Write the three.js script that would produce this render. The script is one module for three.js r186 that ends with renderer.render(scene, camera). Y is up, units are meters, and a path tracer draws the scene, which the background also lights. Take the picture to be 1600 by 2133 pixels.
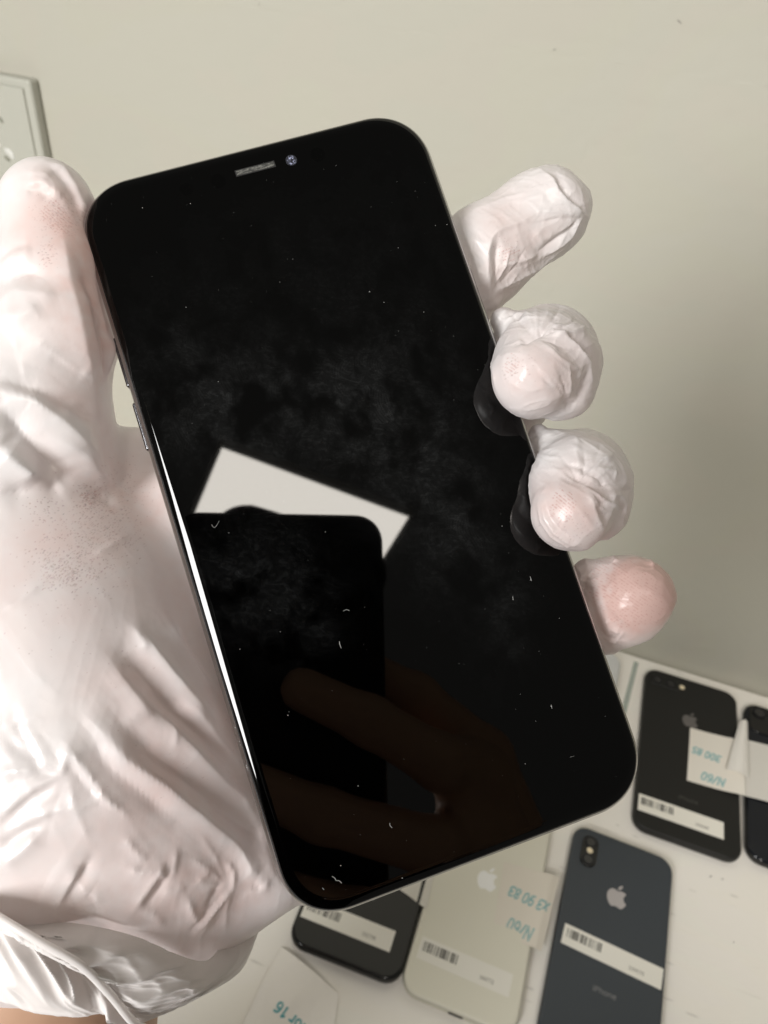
import * as THREE from 'three';
import { mergeGeometries } from 'three/addons/utils/BufferGeometryUtils.js';
import { RectAreaLightUniformsLib } from 'three/addons/lights/RectAreaLightUniformsLib.js';
import { FontLoader } from 'three/addons/loaders/FontLoader.js';
import { TextGeometry } from 'three/addons/geometries/TextGeometry.js';
import { RoundedBoxGeometry } from 'three/addons/geometries/RoundedBoxGeometry.js';

// ---------------------------------------------------------------- camera, light, exposure
const scene = new THREE.Scene();
const V = (x, y, z) => new THREE.Vector3(x, y, z);
const MM = 0.001;
const eye = V(-0.16347, 0.51221, 0.51251);
const camRight = V(0.94061, 0.0893, -0.32754), camUp = V(-0.27425, 0.76856, -0.57802), camBack = V(0.20012, 0.63352, 0.7474);
const camera = new THREE.PerspectiveCamera(2 * Math.atan(1066.5 / 1560) * 180 / Math.PI, 0.75, 0.004, 20);
camera.position.copy(eye);
camera.quaternion.setFromRotationMatrix(new THREE.Matrix4().makeBasis(camRight, camUp, camBack));
camera.focus = 0.142;
camera.userData.fStop = camera.getFocalLength() / 0.85;      // an aperture of about 0.9 mm, as a telephone has
scene.add(camera);
scene.background = new THREE.Color().setRGB(0.095, 0.092, 0.085);   // the dim room behind

const renderer = new THREE.WebGLRenderer({ antialias: true });
renderer.toneMapping = THREE.LinearToneMapping;
renderer.toneMappingExposure = 1.28;
renderer.shadowMap.enabled = true;
RectAreaLightUniformsLib.init();

function areaLight(center, target, w, h, color, intensity) {
  const l = new THREE.RectAreaLight(color, intensity, w, h);
  l.position.copy(center); l.lookAt(target); scene.add(l);
  return l;
}
const PANEL = V(0.196, 2.13, 2.114), WINDOW = V(-0.63, 0.85, 1.36), HELD = V(-0.198, 0.423, 0.404);
areaLight(PANEL.clone().add(V(0, -0.012, 0)), PANEL.clone().add(V(0, -1, 0)), 0.59, 1.19, new THREE.Color(1, 0.94, 0.85), 15);
areaLight(WINDOW, HELD, 0.28, 0.6, new THREE.Color(1, 0.99, 0.975), 25);

// ---------------------------------------------------------------- helpers
function tag(o, label, category, group, kind) {
  if (label) o.userData.label = label;
  if (category) o.userData.category = category;
  if (group) o.userData.group = group;
  if (kind) o.userData.kind = kind;
  return o;
}
function mesh(name, geo, mat, parent = scene) {
  const m = new THREE.Mesh(geo, mat); m.name = name; m.castShadow = m.receiveShadow = true; parent.add(m); return m;
}
function rng(seed) { let s = seed >>> 0; return () => { s = (s + 0x6D2B79F5) >>> 0; let t = s; t = Math.imul(t ^ (t >>> 15), t | 1); t ^= t + Math.imul(t ^ (t >>> 7), t | 61); return ((t ^ (t >>> 14)) >>> 0) / 4294967296; }; }
const hash3 = (x, y, z) => { let h = Math.imul(x, 374761393) + Math.imul(y, 668265263) + Math.imul(z, 1442695041); h = Math.imul(h ^ (h >>> 13), 1274126177); return ((h ^ (h >>> 16)) >>> 0) / 4294967296; };
function noise(x, y, z) {
  const i = Math.floor(x), j = Math.floor(y), k = Math.floor(z); x -= i; y -= j; z -= k;
  const u = x * x * (3 - 2 * x), v = y * y * (3 - 2 * y), w = z * z * (3 - 2 * z), L = (a, b, t) => a + (b - a) * t;
  return L(L(L(hash3(i, j, k), hash3(i + 1, j, k), u), L(hash3(i, j + 1, k), hash3(i + 1, j + 1, k), u), v), L(L(hash3(i, j, k + 1), hash3(i + 1, j, k + 1), u), L(hash3(i, j + 1, k + 1), hash3(i + 1, j + 1, k + 1), u), v), w);
}
const fbm = (x, y, z, n = 4) => { let a = 0, s = 0.5; for (let o = 0; o < n; o++) { a += s * noise(x, y, z); x = x * 2.03 + 7.1; y = y * 2.03 + 3.3; z = z * 2.03 + 1.7; s *= 0.5; } return a; };
const clamp = (x, a = 0, b = 1) => Math.min(b, Math.max(a, x));
const smooth = (a, b, x) => { const t = clamp((x - a) / (b - a)); return t * t * (3 - 2 * t); };
function canvasTexture(w, h, draw) {
  const c = document.createElement('canvas'); c.width = w; c.height = h; draw(c.getContext('2d'), w, h);
  const t = new THREE.CanvasTexture(c); t.colorSpace = THREE.SRGBColorSpace; t.anisotropy = 4; return t;
}
function dataTexture(w, h, f, srgb = false) {      // f(u, v) -> [r, g, b] 0..1
  const d = new Uint8Array(w * h * 4);
  for (let j = 0; j < h; j++) for (let i = 0; i < w; i++) { const c = f((i + 0.5) / w, (j + 0.5) / h), o = (j * w + i) * 4; for (let k = 0; k < 3; k++) d[o + k] = clamp(c[k] ?? c[0]) * 255; d[o + 3] = 255; }
  const t = new THREE.DataTexture(d, w, h); t.magFilter = THREE.LinearFilter; t.minFilter = THREE.LinearMipmapLinearFilter; t.generateMipmaps = true; t.wrapS = t.wrapT = THREE.RepeatWrapping;
  if (srgb) t.colorSpace = THREE.SRGBColorSpace; t.needsUpdate = true; return t;
}
const lin = (r, g, b) => new THREE.Color().setRGB(r, g, b);

// the held telephone's own frame: x across, y along, z out of the screen, millimetres, origin in its middle
const HX = V(0.78447, 0.24298, -0.57058), HY = V(-0.56955, 0.64634, -0.5078), HZ = V(0.2454, 0.72333, 0.64542), HO = V(-0.19819, 0.42344, 0.40391);
const heldMatrix = new THREE.Matrix4().makeBasis(HX, HY, HZ).setPosition(HO);
const EYE_L = [-13.16, -17.54, 142.82];
function rayL(px, py) {                            // a direction through the survey picture, in the held telephone's frame
  const d = camRight.clone().multiplyScalar((px - 800) / 1560).addScaledVector(camUp, (1066.5 - py) / 1560).sub(camBack);
  return [d.dot(HX), d.dot(HY), d.dot(HZ)];
}
function L(px, py, z = 0) { const d = rayL(px, py), t = (z - EYE_L[2]) / d[2]; return [EYE_L[0] + d[0] * t, EYE_L[1] + d[1] * t, z]; }

// a slab with rounded corners swept from a profile of [inset, z] pairs (millimetres), flat caps at both ends
function outline(W, H, R, inset, n = 14) {
  const w = W / 2 - inset, h = H / 2 - inset, r = Math.max(0.2, R - inset), p = [];
  for (const [sx, sy, a0] of [[1, 1, 0], [-1, 1, 1], [-1, -1, 2], [1, -1, 3]])
    for (let i = 0; i <= n; i++) { const a = (a0 + i / n) * Math.PI / 2, c = Math.cos(a), s = Math.sin(a); p.push([sx * (w - r) + r * Math.sign(c) * Math.pow(Math.abs(c), 0.93), sy * (h - r) + r * Math.sign(s) * Math.pow(Math.abs(s), 0.93)]); }
  return p;
}
function sweep(W, H, R, profile, capFront, capBack, n = 14) {
  const pos = [], idx = [], N = (n + 1) * 4;
  profile.forEach(([inset, z]) => outline(W, H, R, inset, n).forEach(([x, y]) => pos.push(x * MM, y * MM, z * MM)));
  for (let k = 0; k + 1 < profile.length; k++) for (let i = 0; i < N; i++) { const a = k * N + i, b = k * N + (i + 1) % N, c = a + N, d = b + N; idx.push(a, c, b, b, c, d); }
  const g = new THREE.BufferGeometry(); 
  const cap = (k, front) => { const z = profile[k][1], base = pos.length / 3; pos.push(0, 0, z * MM); outline(W, H, R, profile[k][0], n).forEach(([x, y]) => pos.push(x * MM, y * MM, z * MM)); for (let i = 0; i < N; i++) { const a = base + 1 + i, b = base + 1 + (i + 1) % N; front ? idx.push(base, a, b) : idx.push(base, b, a); } };
  if (capFront) cap(0, true);
  if (capBack) cap(profile.length - 1, false);
  g.setAttribute('position', new THREE.Float32BufferAttribute(pos, 3)); g.setIndex(idx);
  const uv = []; for (let i = 0; i < pos.length; i += 3) uv.push(pos[i] / (W * MM) + 0.5, pos[i + 1] / (H * MM) + 0.5);
  g.setAttribute('uv', new THREE.Float32BufferAttribute(uv, 2)); g.computeVertexNormals(); return g;
}
const arc = (i0, z0, i1, z1, n = 8, out = 1) => { const p = []; for (let k = 0; k <= n; k++) { const a = k / n * Math.PI / 2; p.push(out ? [i0 + (i1 - i0) * Math.sin(a), z1 + (z0 - z1) * Math.cos(a)] : [i0 + (i1 - i0) * (1 - Math.cos(a)), z0 + (z1 - z0) * Math.sin(a)]); } return p; };

// ---------------------------------------------------------------- structure: wall, tabletop, lamp and window
const wallBump = dataTexture(512, 512, (u, v) => { const k = fbm(u * 60, v * 60, 3, 3); return [k, k, k]; });
wallBump.repeat.set(6, 4);
const wallColor = dataTexture(512, 512, (u, v) => { const a = fbm(u * 9, v * 9, 11, 4) - 0.5, s = 0; return [0.722 + a * 0.03, 0.713 + a * 0.03, 0.665 + a * 0.03]; }, true);
const wallMat = new THREE.MeshStandardMaterial({ color: 0xffffff, map: wallColor, roughness: 0.75, bumpMap: wallBump, bumpScale: 0.00035 });
const wallG = new THREE.BoxGeometry(2.6, 1.5, 0.1); wallG.translate(-0.2, 0.45, -0.05);
tag(mesh('wall', wallG, wallMat), null, null, null, 'structure');
const tableColor = dataTexture(1024, 1024, (u, v) => {
  const a = fbm(u * 7, v * 7, 4, 4) - 0.5, st = smooth(0.70, 0.86, fbm(u * 26, v * 26, 21, 3)) * 0.05, sp = smooth(0.93, 0.97, noise(u * 160, v * 160, 9)) * 0.12;
  return [0.975 + a * 0.025 - st - sp, 0.96 + a * 0.025 - st - sp, 0.93 + a * 0.03 - st * 1.2 - sp];
}, true);
const tableMat = new THREE.MeshStandardMaterial({ color: 0xffffff, map: tableColor, roughness: 0.38, bumpMap: wallBump, bumpScale: 0.00008 });
const tableG = new RoundedBoxGeometry(2.2, 0.03, 0.58, 3, 0.003); tableG.translate(-0.2, -0.015, 0.2925);
tag(mesh('tabletop', tableG, tableMat), null, null, null, 'structure');

const lampWhite = new THREE.MeshStandardMaterial({ color: 0xf2f0ea, roughness: 0.5 });
{
  const g = new THREE.Group(); g.name = 'ceiling_light'; g.position.copy(PANEL); scene.add(g);
  tag(g, 'white rectangular ceiling light panel mirrored in the dark phone screen', 'light');
  const glow = new THREE.MeshStandardMaterial({ color: 0xffffff, emissive: lin(1, 0.97, 0.9), emissiveIntensity: 1.0, roughness: 0.6 });
  const d = new THREE.BoxGeometry(0.59, 0.012, 1.19); d.translate(0, 0, 0); mesh('diffuser', d, glow, g);
  for (const s of [-1, 1]) { const a = new THREE.BoxGeometry(0.012, 0.03, 1.214); a.translate(s * 0.302, 0.006, 0); mesh('frame', a, lampWhite, g); const b = new THREE.BoxGeometry(0.59, 0.03, 0.011); b.translate(0, 0.006, s * 0.6015); mesh('frame', b, lampWhite, g); }
}
{
  const g = new THREE.Group(); g.name = 'window'; g.position.copy(WINDOW); g.lookAt(HELD); g.translateZ(-0.02); scene.add(g);
  tag(g, 'bright window with white frame lighting the hand from the left', 'window');
  const glow = new THREE.MeshStandardMaterial({ color: 0xffffff, emissive: lin(1, 0.985, 0.95), emissiveIntensity: 1.0, roughness: 0.6 });
  mesh('pane', new THREE.BoxGeometry(0.28, 0.6, 0.008), glow, g);
  for (const s of [-1, 1]) { const a = new THREE.BoxGeometry(0.04, 0.68, 0.03); a.translate(s * 0.16, 0, -0.005); mesh('frame', a, lampWhite, g); const b = new THREE.BoxGeometry(0.28, 0.04, 0.03); b.translate(0, s * 0.32, -0.005); mesh('frame', b, lampWhite, g); }
}

// ---------------------------------------------------------------- materials of the telephones
const glassBack = (r, g, b, rough = 0.12) => new THREE.MeshPhysicalMaterial({ color: lin(r, g, b), roughness: rough, ior: 1.5 });
const M = {
  steel: new THREE.MeshStandardMaterial({ color: lin(0.16, 0.16, 0.17), metalness: 1, roughness: 0.16 }),
  steelScratched: new THREE.MeshStandardMaterial({ color: lin(0.42, 0.41, 0.40), metalness: 1, roughness: 0.22 }),
  gasket: new THREE.MeshStandardMaterial({ color: lin(0.006, 0.006, 0.006), roughness: 0.7 }),
  blackAlu: new THREE.MeshStandardMaterial({ color: lin(0.018, 0.018, 0.017), metalness: 0.3, roughness: 0.42 }),
  blackGlass: glassBack(0.009, 0.009, 0.0085, 0.14), navyGlass: glassBack(0.004, 0.006, 0.011, 0.08),
  greyGlass: glassBack(0.040, 0.049, 0.060, 0.16), mattBlack: new THREE.MeshStandardMaterial({ color: lin(0.014, 0.014, 0.013), metalness: 0.2, roughness: 0.48 }),
  cream: new THREE.MeshStandardMaterial({ color: lin(0.78, 0.755, 0.64), roughness: 0.45 }), creamEdge: new THREE.MeshStandardMaterial({ color: lin(0.60, 0.585, 0.49), metalness: 0.2, roughness: 0.4 }),
  logoGrey: new THREE.MeshStandardMaterial({ color: lin(0.50, 0.47, 0.47), roughness: 0.3, metalness: 0.25 }), logoDim: new THREE.MeshStandardMaterial({ color: lin(0.17, 0.16, 0.155), roughness: 0.3, metalness: 0.3 }), logoWhite: new THREE.MeshStandardMaterial({ color: lin(0.97, 0.97, 0.95), roughness: 0.3 }),
  letter: new THREE.MeshStandardMaterial({ color: lin(0.22, 0.22, 0.22), roughness: 0.4 }), letterDim: new THREE.MeshStandardMaterial({ color: lin(0.07, 0.068, 0.062), roughness: 0.4 }),
  lens: new THREE.MeshPhysicalMaterial({ color: lin(0.004, 0.004, 0.006), roughness: 0.05, clearcoat: 1 }), lensRing: new THREE.MeshStandardMaterial({ color: lin(0.03, 0.03, 0.035), metalness: 0.8, roughness: 0.3 }),
  flash: new THREE.MeshStandardMaterial({ color: lin(0.85, 0.74, 0.52), roughness: 0.35 }), paper: new THREE.MeshStandardMaterial({ color: lin(0.78, 0.76, 0.70), roughness: 0.75 }),
  clear: new THREE.MeshPhysicalMaterial({ color: lin(0.80, 0.84, 0.82), transmission: 0.75, thickness: 0, roughness: 0.3, ior: 1.45 }),
};

// ---------------------------------------------------------------- the held telephone
const held = new THREE.Group(); held.name = 'smartphone'; held.applyMatrix4(heldMatrix); scene.add(held);
tag(held, 'black smartphone with glossy dusty blank screen held up in the gloved hand', 'smartphone');
{
  const W = 70.9, H = 143.6, R = 11.6;
  // dust, smears and skin grease that lie on the glass
  const TW = 1024, TH = 2048;
  const smears = [[650, 870, 26, 9, -0.3, 1], [500, 830, 12, 10, 0.4, 0.8], [860, 960, 12, 14, 0.2, 0.9], [770, 800, 14, 10, 0.1, 0.7], [920, 1080, 7, 12, -0.2, 0.8], [380, 760, 8, 12, 0.1, 0.6], [560, 1190, 8, 9, 0, 0.9], [640, 1290, 7, 6, 0, 0.8], [700, 560, 20, 14, 0.3, 0.14], [520, 560, 14, 10, 0, 0.14], [1060, 1290, 4, 10, -0.35, 0.6], [820, 650, 18, 12, 0.2, 0.16], [470, 1230, 6, 9, 0.2, 0.7], [1000, 1180, 9, 12, 0, 0.35]].map(([px, py, a, b, t, s]) => [...L(px, py, 3.85), a, b, t, s]);
  const map = dataTexture(TW, TH, (u, v) => {
    const x = (u - 0.5) * W, y = (v - 0.5) * H; let k = 0;
    for (const [sx, sy, , a, b, t, s] of smears) { const dx = x - sx, dy = y - sy; if (Math.abs(dx) > 40 || Math.abs(dy) > 40) continue; const p = (dx * Math.cos(t) + dy * Math.sin(t)) / a, q = (dy * Math.cos(t) - dx * Math.sin(t)) / b; k += s * Math.exp(-p * p - q * q); }
    const n = fbm(x * 0.35, y * 0.35, 2, 4), f = fbm(x * 1.6 + n * 3, y * 1.6, 7, 3), streak = noise(x * 2.2 + y * 1.1, y * 0.6 - x * 0.3, 4);
    const wx = x + 5 * fbm(x * 0.12, y * 0.12, 31, 3), wy = y + 5 * fbm(x * 0.12 + 9, y * 0.12, 37, 3), w = fbm(wx * 0.28, wy * 0.22, 12, 5), hair = noise(wx * 3.1 + wy * 1.2, wy * 0.8 - wx * 0.5, 5), wipe = Math.pow(1 - Math.abs(2 * noise(wx * 1.1 + wy * 2.6, wy * 0.35 - wx * 0.5, 15) - 1), 3), whorl = 0.5 + 0.5 * Math.sin(13 * Math.hypot(x - 6 * Math.round(x / 6 + noise(Math.round(y / 7), 3, 1)), (y - 7 * Math.round(y / 7)) * 0.8)), m = k * smooth(0.22, 0.72, w) * (0.25 + 0.3 * f + 0.75 * wipe * smooth(0.3, 0.6, f) + 0.35 * whorl * smooth(0.52, 0.62, n) + 0.25 * hair);
    const g = 0.0002 + 0.0075 * m;
    const e = g <= 0.0031308 ? 12.92 * g : 1.055 * Math.pow(g, 1 / 2.4) - 0.055;
    return [e * 0.98, e, e * 1.0];
  }, true);
  const glass = new THREE.MeshPhysicalMaterial({ color: 0xffffff, map, roughness: 0.02, ior: 1.5, specularIntensity: 0.8 });
  const front = [[3.4, 3.85], [3.0, 3.828], [2.6, 3.765], [2.2, 3.655], [1.8, 3.515], [1.5, 3.39], [1.3, 3.26], [1.25, 3.1]];
  mesh('front_glass', sweep(W, H, R, front, true, false, 20), glass, held);
  mesh('gasket', sweep(W, H, R, [[1.25, 3.1], [1.35, 3.03], [1.35, 2.95], [1.05, 2.85]], false, false, 20), M.gasket, held);
  mesh('frame', sweep(W, H, R, [[1.05, 2.85], [0.7, 2.5], [0.35, 1.8], [0.1, 0.9], [0, 0], [0.1, -0.9], [0.35, -1.8], [0.7, -2.5], [1.05, -2.85]], false, false, 20), M.steelScratched, held);
  mesh('back_glass', sweep(W, H, R, [[1.05, -2.85], [1.25, -3.42], [1.65, -3.66], [2.5, -3.85]], false, true, 20), M.blackGlass, held);
  const on = (px, py) => L(px, py, 3.85);
  // earpiece slot, front camera and sensors under the glass
  const e0 = on(492, 359), e1 = on(572, 344), el = Math.hypot(e1[0] - e0[0], e1[1] - e0[1]);
  const meshTex = dataTexture(128, 32, (u, v) => { const k = 0.16 + 0.3 * noise(u * 60, v * 12, 3) * smooth(0.4, 0.7, noise(u * 14, v * 5, 9)) + 0.06 * ((Math.floor(u * 40) + Math.floor(v * 8)) % 2); return [k, k, k * 0.95]; }, true);
  const slot = new THREE.Group(); slot.name = 'earpiece'; held.add(slot); slot.position.set((e0[0] + e1[0]) / 2 * MM, (e0[1] + e1[1]) / 2 * MM, 3.86 * MM);
  const sg = new RoundedBoxGeometry((el + 0.4) * MM, 1.35 * MM, 0.06 * MM, 2, 0.03 * MM); mesh('slot', sg, M.gasket, slot);
  const gg = new RoundedBoxGeometry(el * MM, 0.95 * MM, 0.1 * MM, 2, 0.04 * MM); gg.translate(0, 0, 0.02 * MM); mesh('grille', gg, new THREE.MeshStandardMaterial({ map: meshTex, roughness: 0.6 }), slot);
  const c0 = on(607, 334);
  const camTex = dataTexture(64, 64, (u, v) => { const r = Math.hypot(u - 0.5, v - 0.5), k = 0.12 + 0.75 * Math.pow(noise(u * 11, v * 11, 2), 2) * smooth(0.52, 0.3, r); return [k * 0.92, k * 0.95, k * 1.12]; }, true);
  const cg = new THREE.CylinderGeometry(1.12 * MM, 1.12 * MM, 0.06 * MM, 28); cg.rotateX(Math.PI / 2); cg.translate(c0[0] * MM, c0[1] * MM, 3.865 * MM);
  mesh('front_camera', cg, new THREE.MeshPhysicalMaterial({ map: camTex, roughness: 0.35 }), held);
  for (const [px, py, r] of [[388, 394, 1.25], [455, 377, 1.45], [662, 322, 1.45]]) { const p = on(px, py), g = new THREE.CylinderGeometry(r * MM, r * MM, 0.02 * MM, 24); g.rotateX(Math.PI / 2); g.translate(p[0] * MM, p[1] * MM, 3.852 * MM); mesh('sensor', g, new THREE.MeshPhysicalMaterial({ color: lin(0.001, 0.001, 0.001), roughness: 0.03, specularIntensity: 0.4 }), held); }
  // side buttons on the left edge
  for (const [pa, pb] of [[[243, 705], [274, 808]], [[282, 840], [312, 940]]]) {
    const a = L(...pa, 0), b = L(...pb, 0), y0 = a[1], y1 = b[1];
    const g = new RoundedBoxGeometry(1.2 * MM, Math.abs(y0 - y1) * MM, 2.6 * MM, 3, 0.5 * MM); g.translate((-W / 2 + 0.2) * MM, (y0 + y1) / 2 * MM, -0.4 * MM); mesh('volume_button', g, M.steel, held);
  }
  { const g = new RoundedBoxGeometry(1.1 * MM, 17 * MM, 2.6 * MM, 3, 0.5 * MM); g.translate((W / 2 - 0.35) * MM, 28 * MM, -0.4 * MM); mesh('side_button', g, M.steel, held); }
  // lint and dust lying on the glass: tiny flecks and short fibres
  const lintMat = new THREE.MeshStandardMaterial({ color: lin(0.45, 0.45, 0.43), roughness: 0.9 });
  const R1 = rng(41), geos = [];
  const fleck = (x, y, r) => { const g = new THREE.IcosahedronGeometry(r * MM, 0); g.scale(1, 0.8 + R1() * 0.5, 0.5); g.translate(x * MM, y * MM, (3.86 + r * 0.4) * MM); g.deleteAttribute('uv'); geos.push(g.toNonIndexed ? g : g); };
  const fibre = (pts, r = 0.028) => { const c = new THREE.CatmullRomCurve3(pts.map(([px, py]) => { const p = on(px, py); return V(p[0] * MM, p[1] * MM, (3.86 + 0.05 + R1() * 0.1) * MM); })); const g = new THREE.TubeGeometry(c, 10, r * MM, 4).toNonIndexed(); g.deleteAttribute('uv'); geos.push(g); };
  for (const [px, py, r] of [[297, 433, 0.1], [397, 424, 0.1], [487, 443, 0.07], [524, 470, 0.08], [583, 588, 0.06], [770, 608, 0.12], [800, 630, 0.08], [883, 650, 0.09], [455, 795, 0.12], [388, 640, 0.08], [830, 690, 0.07], [907, 470, 0.08], [931, 468, 0.1], [610, 540, 0.06], [477, 1110, 0.08], [710, 1803, 0.14], [838, 1829, 0.13], [746, 1637, 0.12], [600, 1490, 0.12], [602, 1483, 0.09], [1094, 1591, 0.1], [1116, 1502, 0.06], [1261, 1492, 0.06], [1148, 1471, 0.1], [678, 1108, 0.12], [584, 1316, 0.08], [758, 1342, 0.06], [760, 1265, 0.07], [500, 1352, 0.07], [1010, 760, 0.06], [995, 770, 0.07], [945, 700, 0.06], [1046, 1096, 0.09], [1105, 1208, 0.1], [1165, 1288, 0.07], [865, 398, 0.06], [700, 345, 0.05]]) { const p = on(px, py); fleck(p[0], p[1], r * 0.75); }
  for (let i = 0; i < 110; i++) fleck((R1() - 0.5) * 64, (R1() - 0.5) * 136, 0.015 + R1() * R1() * 0.04);
  fibre([[441, 1093], [446, 1099], [450, 1097], [457, 1085]]); fibre([[692, 1825], [698, 1829], [700, 1834], [706, 1834], [712, 1839]], 0.05); fibre([[707, 1336], [708, 1342], [711, 1350]], 0.05); fibre([[672, 1849], [675, 1853]], 0.05);
  fibre([[812, 1714], [813, 1720], [817, 1724]], 0.04); fibre([[715, 1273], [722, 1270], [728, 1272]], 0.035); fibre([[1104, 1201], [1107, 1210]], 0.04); fibre([[1068, 1242], [1069, 1250]], 0.04); fibre([[1148, 1468], [1150, 1476]], 0.045); fibre([[1123, 1120], [1128, 1115]], 0.03);
  fibre([[1187, 1577], [1196, 1575]], 0.02);
  const dust = mesh('dust', mergeGeometries(geos.map((g) => { const q = g.index ? g.toNonIndexed() : g; return q; })), lintMat, held); dust.userData.kind = 'stuff';
  // nicks along the rim where the paint is chipped
  const nicks = [], R2 = rng(9);
  for (const [a, b, n] of [[[222, 430], [250, 400], 3], [[255, 395], [420, 346], 5], [[420, 346], [760, 256], 9], [[560, 1770], [640, 1868], 7], [[640, 1868], [720, 1884], 5], [[740, 1878], [1060, 1762], 9], [[480, 1480], [545, 1700], 9]])
    for (let i = 0; i < n; i++) { const t = R2(), p = L(a[0] + (b[0] - a[0]) * t, a[1] + (b[1] - a[1]) * t, 3.0); nicks.push(p); }
  const ng = nicks.map((p) => { const g = new THREE.IcosahedronGeometry((0.05 + R2() * 0.1) * MM, 0); g.translate(p[0] * MM, p[1] * MM, p[2] * MM); g.deleteAttribute('uv'); return g; });
  const nk = mesh('chipped_rim', mergeGeometries(ng), new THREE.MeshStandardMaterial({ color: lin(0.45, 0.45, 0.46), roughness: 0.4, metalness: 0.6 }), held); nk.userData.kind = 'stuff';
}

// ---------------------------------------------------------------- distance fields: one skin over many tapered bones
function capsule(a, b, ra, rb) {                   // tapered capsule (round cone, approximated by a tapered radius)
  const ax = a[0], ay = a[1], az = a[2], bx = b[0] - ax, by = b[1] - ay, bz = b[2] - az, bb = Math.max(1e-9, bx * bx + by * by + bz * bz);
  const f = (x, y, z) => { const px = x - ax, py = y - ay, pz = z - az, t = clamp((px * bx + py * by + pz * bz) / bb), dx = px - bx * t, dy = py - by * t, dz = pz - bz * t; return Math.sqrt(dx * dx + dy * dy + dz * dz) - (ra + (rb - ra) * t); };
  return f;
}
function ellipsoid(c, r) { const m = Math.min(...r); return (x, y, z) => { const p = (x - c[0]) / r[0], q = (y - c[1]) / r[1], s = (z - c[2]) / r[2], k = Math.sqrt(p * p + q * q + s * s); return (k - 1) * m * (0.5 + 0.5 * Math.min(2, k)); }; }
function union(parts) { return (x, y, z) => { let d = 1e9; for (const [f, k] of parts) { const e = f(x, y, z); if (e > d + k) continue; if (d > e + k) { d = e; continue; } const h = 0.5 + 0.5 * (d - e) / k; d = d + (e - d) * h - k * h * (1 - h); } return d; }; }
function surfaceNet(field, lo, hi, h, slack = 1) {
  const n = [0, 1, 2].map((k) => Math.ceil((hi[k] - lo[k]) / h) + 1), [nx, ny, nz] = n, val = new Float32Array(nx * ny * nz).fill(1e3), B = 8;
  for (let k = 0; k < nz; k += B) for (let j = 0; j < ny; j += B) for (let i = 0; i < nx; i += B) {
    const e = field(lo[0] + (i + B / 2) * h, lo[1] + (j + B / 2) * h, lo[2] + (k + B / 2) * h), far = B * h * 0.9 * slack + h * 2;
    const skip = Math.abs(e) > far;
    for (let c = k; c < Math.min(nz, k + B); c++) for (let b = j; b < Math.min(ny, j + B); b++) for (let a = i; a < Math.min(nx, i + B); a++) val[(c * ny + b) * nx + a] = skip ? e : field(lo[0] + a * h, lo[1] + b * h, lo[2] + c * h);
  }
  const vid = new Int32Array(nx * ny * nz).fill(-1), pos = [], idx = [], id = (a, b, c) => (c * ny + b) * nx + a;
  for (let c = 0; c < nz - 1; c++) for (let b = 0; b < ny - 1; b++) for (let a = 0; a < nx - 1; a++) {
    let m = 0, o = id(a, b, c); const v = [val[o], val[o + 1], val[o + nx], val[o + nx + 1], val[o + nx * ny], val[o + nx * ny + 1], val[o + nx * ny + nx], val[o + nx * ny + nx + 1]];
    for (let q = 0; q < 8; q++) if (v[q] < 0) m++;
    if (m === 0 || m === 8) continue;
    let sx = 0, sy = 0, sz = 0, s = 0;
    const edge = (p, q, x0, y0, z0, dx, dy, dz) => { if ((v[p] < 0) !== (v[q] < 0)) { const t = v[p] / (v[p] - v[q]); sx += x0 + dx * t; sy += y0 + dy * t; sz += z0 + dz * t; s++; } };
    edge(0, 1, 0, 0, 0, 1, 0, 0); edge(2, 3, 0, 1, 0, 1, 0, 0); edge(4, 5, 0, 0, 1, 1, 0, 0); edge(6, 7, 0, 1, 1, 1, 0, 0);
    edge(0, 2, 0, 0, 0, 0, 1, 0); edge(1, 3, 1, 0, 0, 0, 1, 0); edge(4, 6, 0, 0, 1, 0, 1, 0); edge(5, 7, 1, 0, 1, 0, 1, 0);
    edge(0, 4, 0, 0, 0, 0, 0, 1); edge(1, 5, 1, 0, 0, 0, 0, 1); edge(2, 6, 0, 1, 0, 0, 0, 1); edge(3, 7, 1, 1, 0, 0, 0, 1);
    vid[o] = pos.length / 3; pos.push(lo[0] + (a + sx / s) * h, lo[1] + (b + sy / s) * h, lo[2] + (c + sz / s) * h);
  }
  const quad = (p, q, r, s, flip) => { if (p < 0 || q < 0 || r < 0 || s < 0) return; flip ? idx.push(p, r, q, p, s, r) : idx.push(p, q, r, p, r, s); };
  for (let c = 1; c < nz - 1; c++) for (let b = 1; b < ny - 1; b++) for (let a = 1; a < nx - 1; a++) {
    const o = id(a, b, c), i0 = val[o] < 0;
    if (i0 !== val[o + 1] < 0) quad(vid[id(a, b - 1, c - 1)], vid[id(a, b, c - 1)], vid[id(a, b, c)], vid[id(a, b - 1, c)], !i0);
    if (i0 !== val[o + nx] < 0) quad(vid[id(a - 1, b, c - 1)], vid[id(a - 1, b, c)], vid[id(a, b, c)], vid[id(a, b, c - 1)], !i0);
    if (i0 !== val[o + nx * ny] < 0) quad(vid[id(a - 1, b - 1, c)], vid[id(a, b - 1, c)], vid[id(a, b, c)], vid[id(a - 1, b, c)], !i0);
  }
  return { pos: new Float32Array(pos), idx: new Uint32Array(idx) };
}
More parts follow.
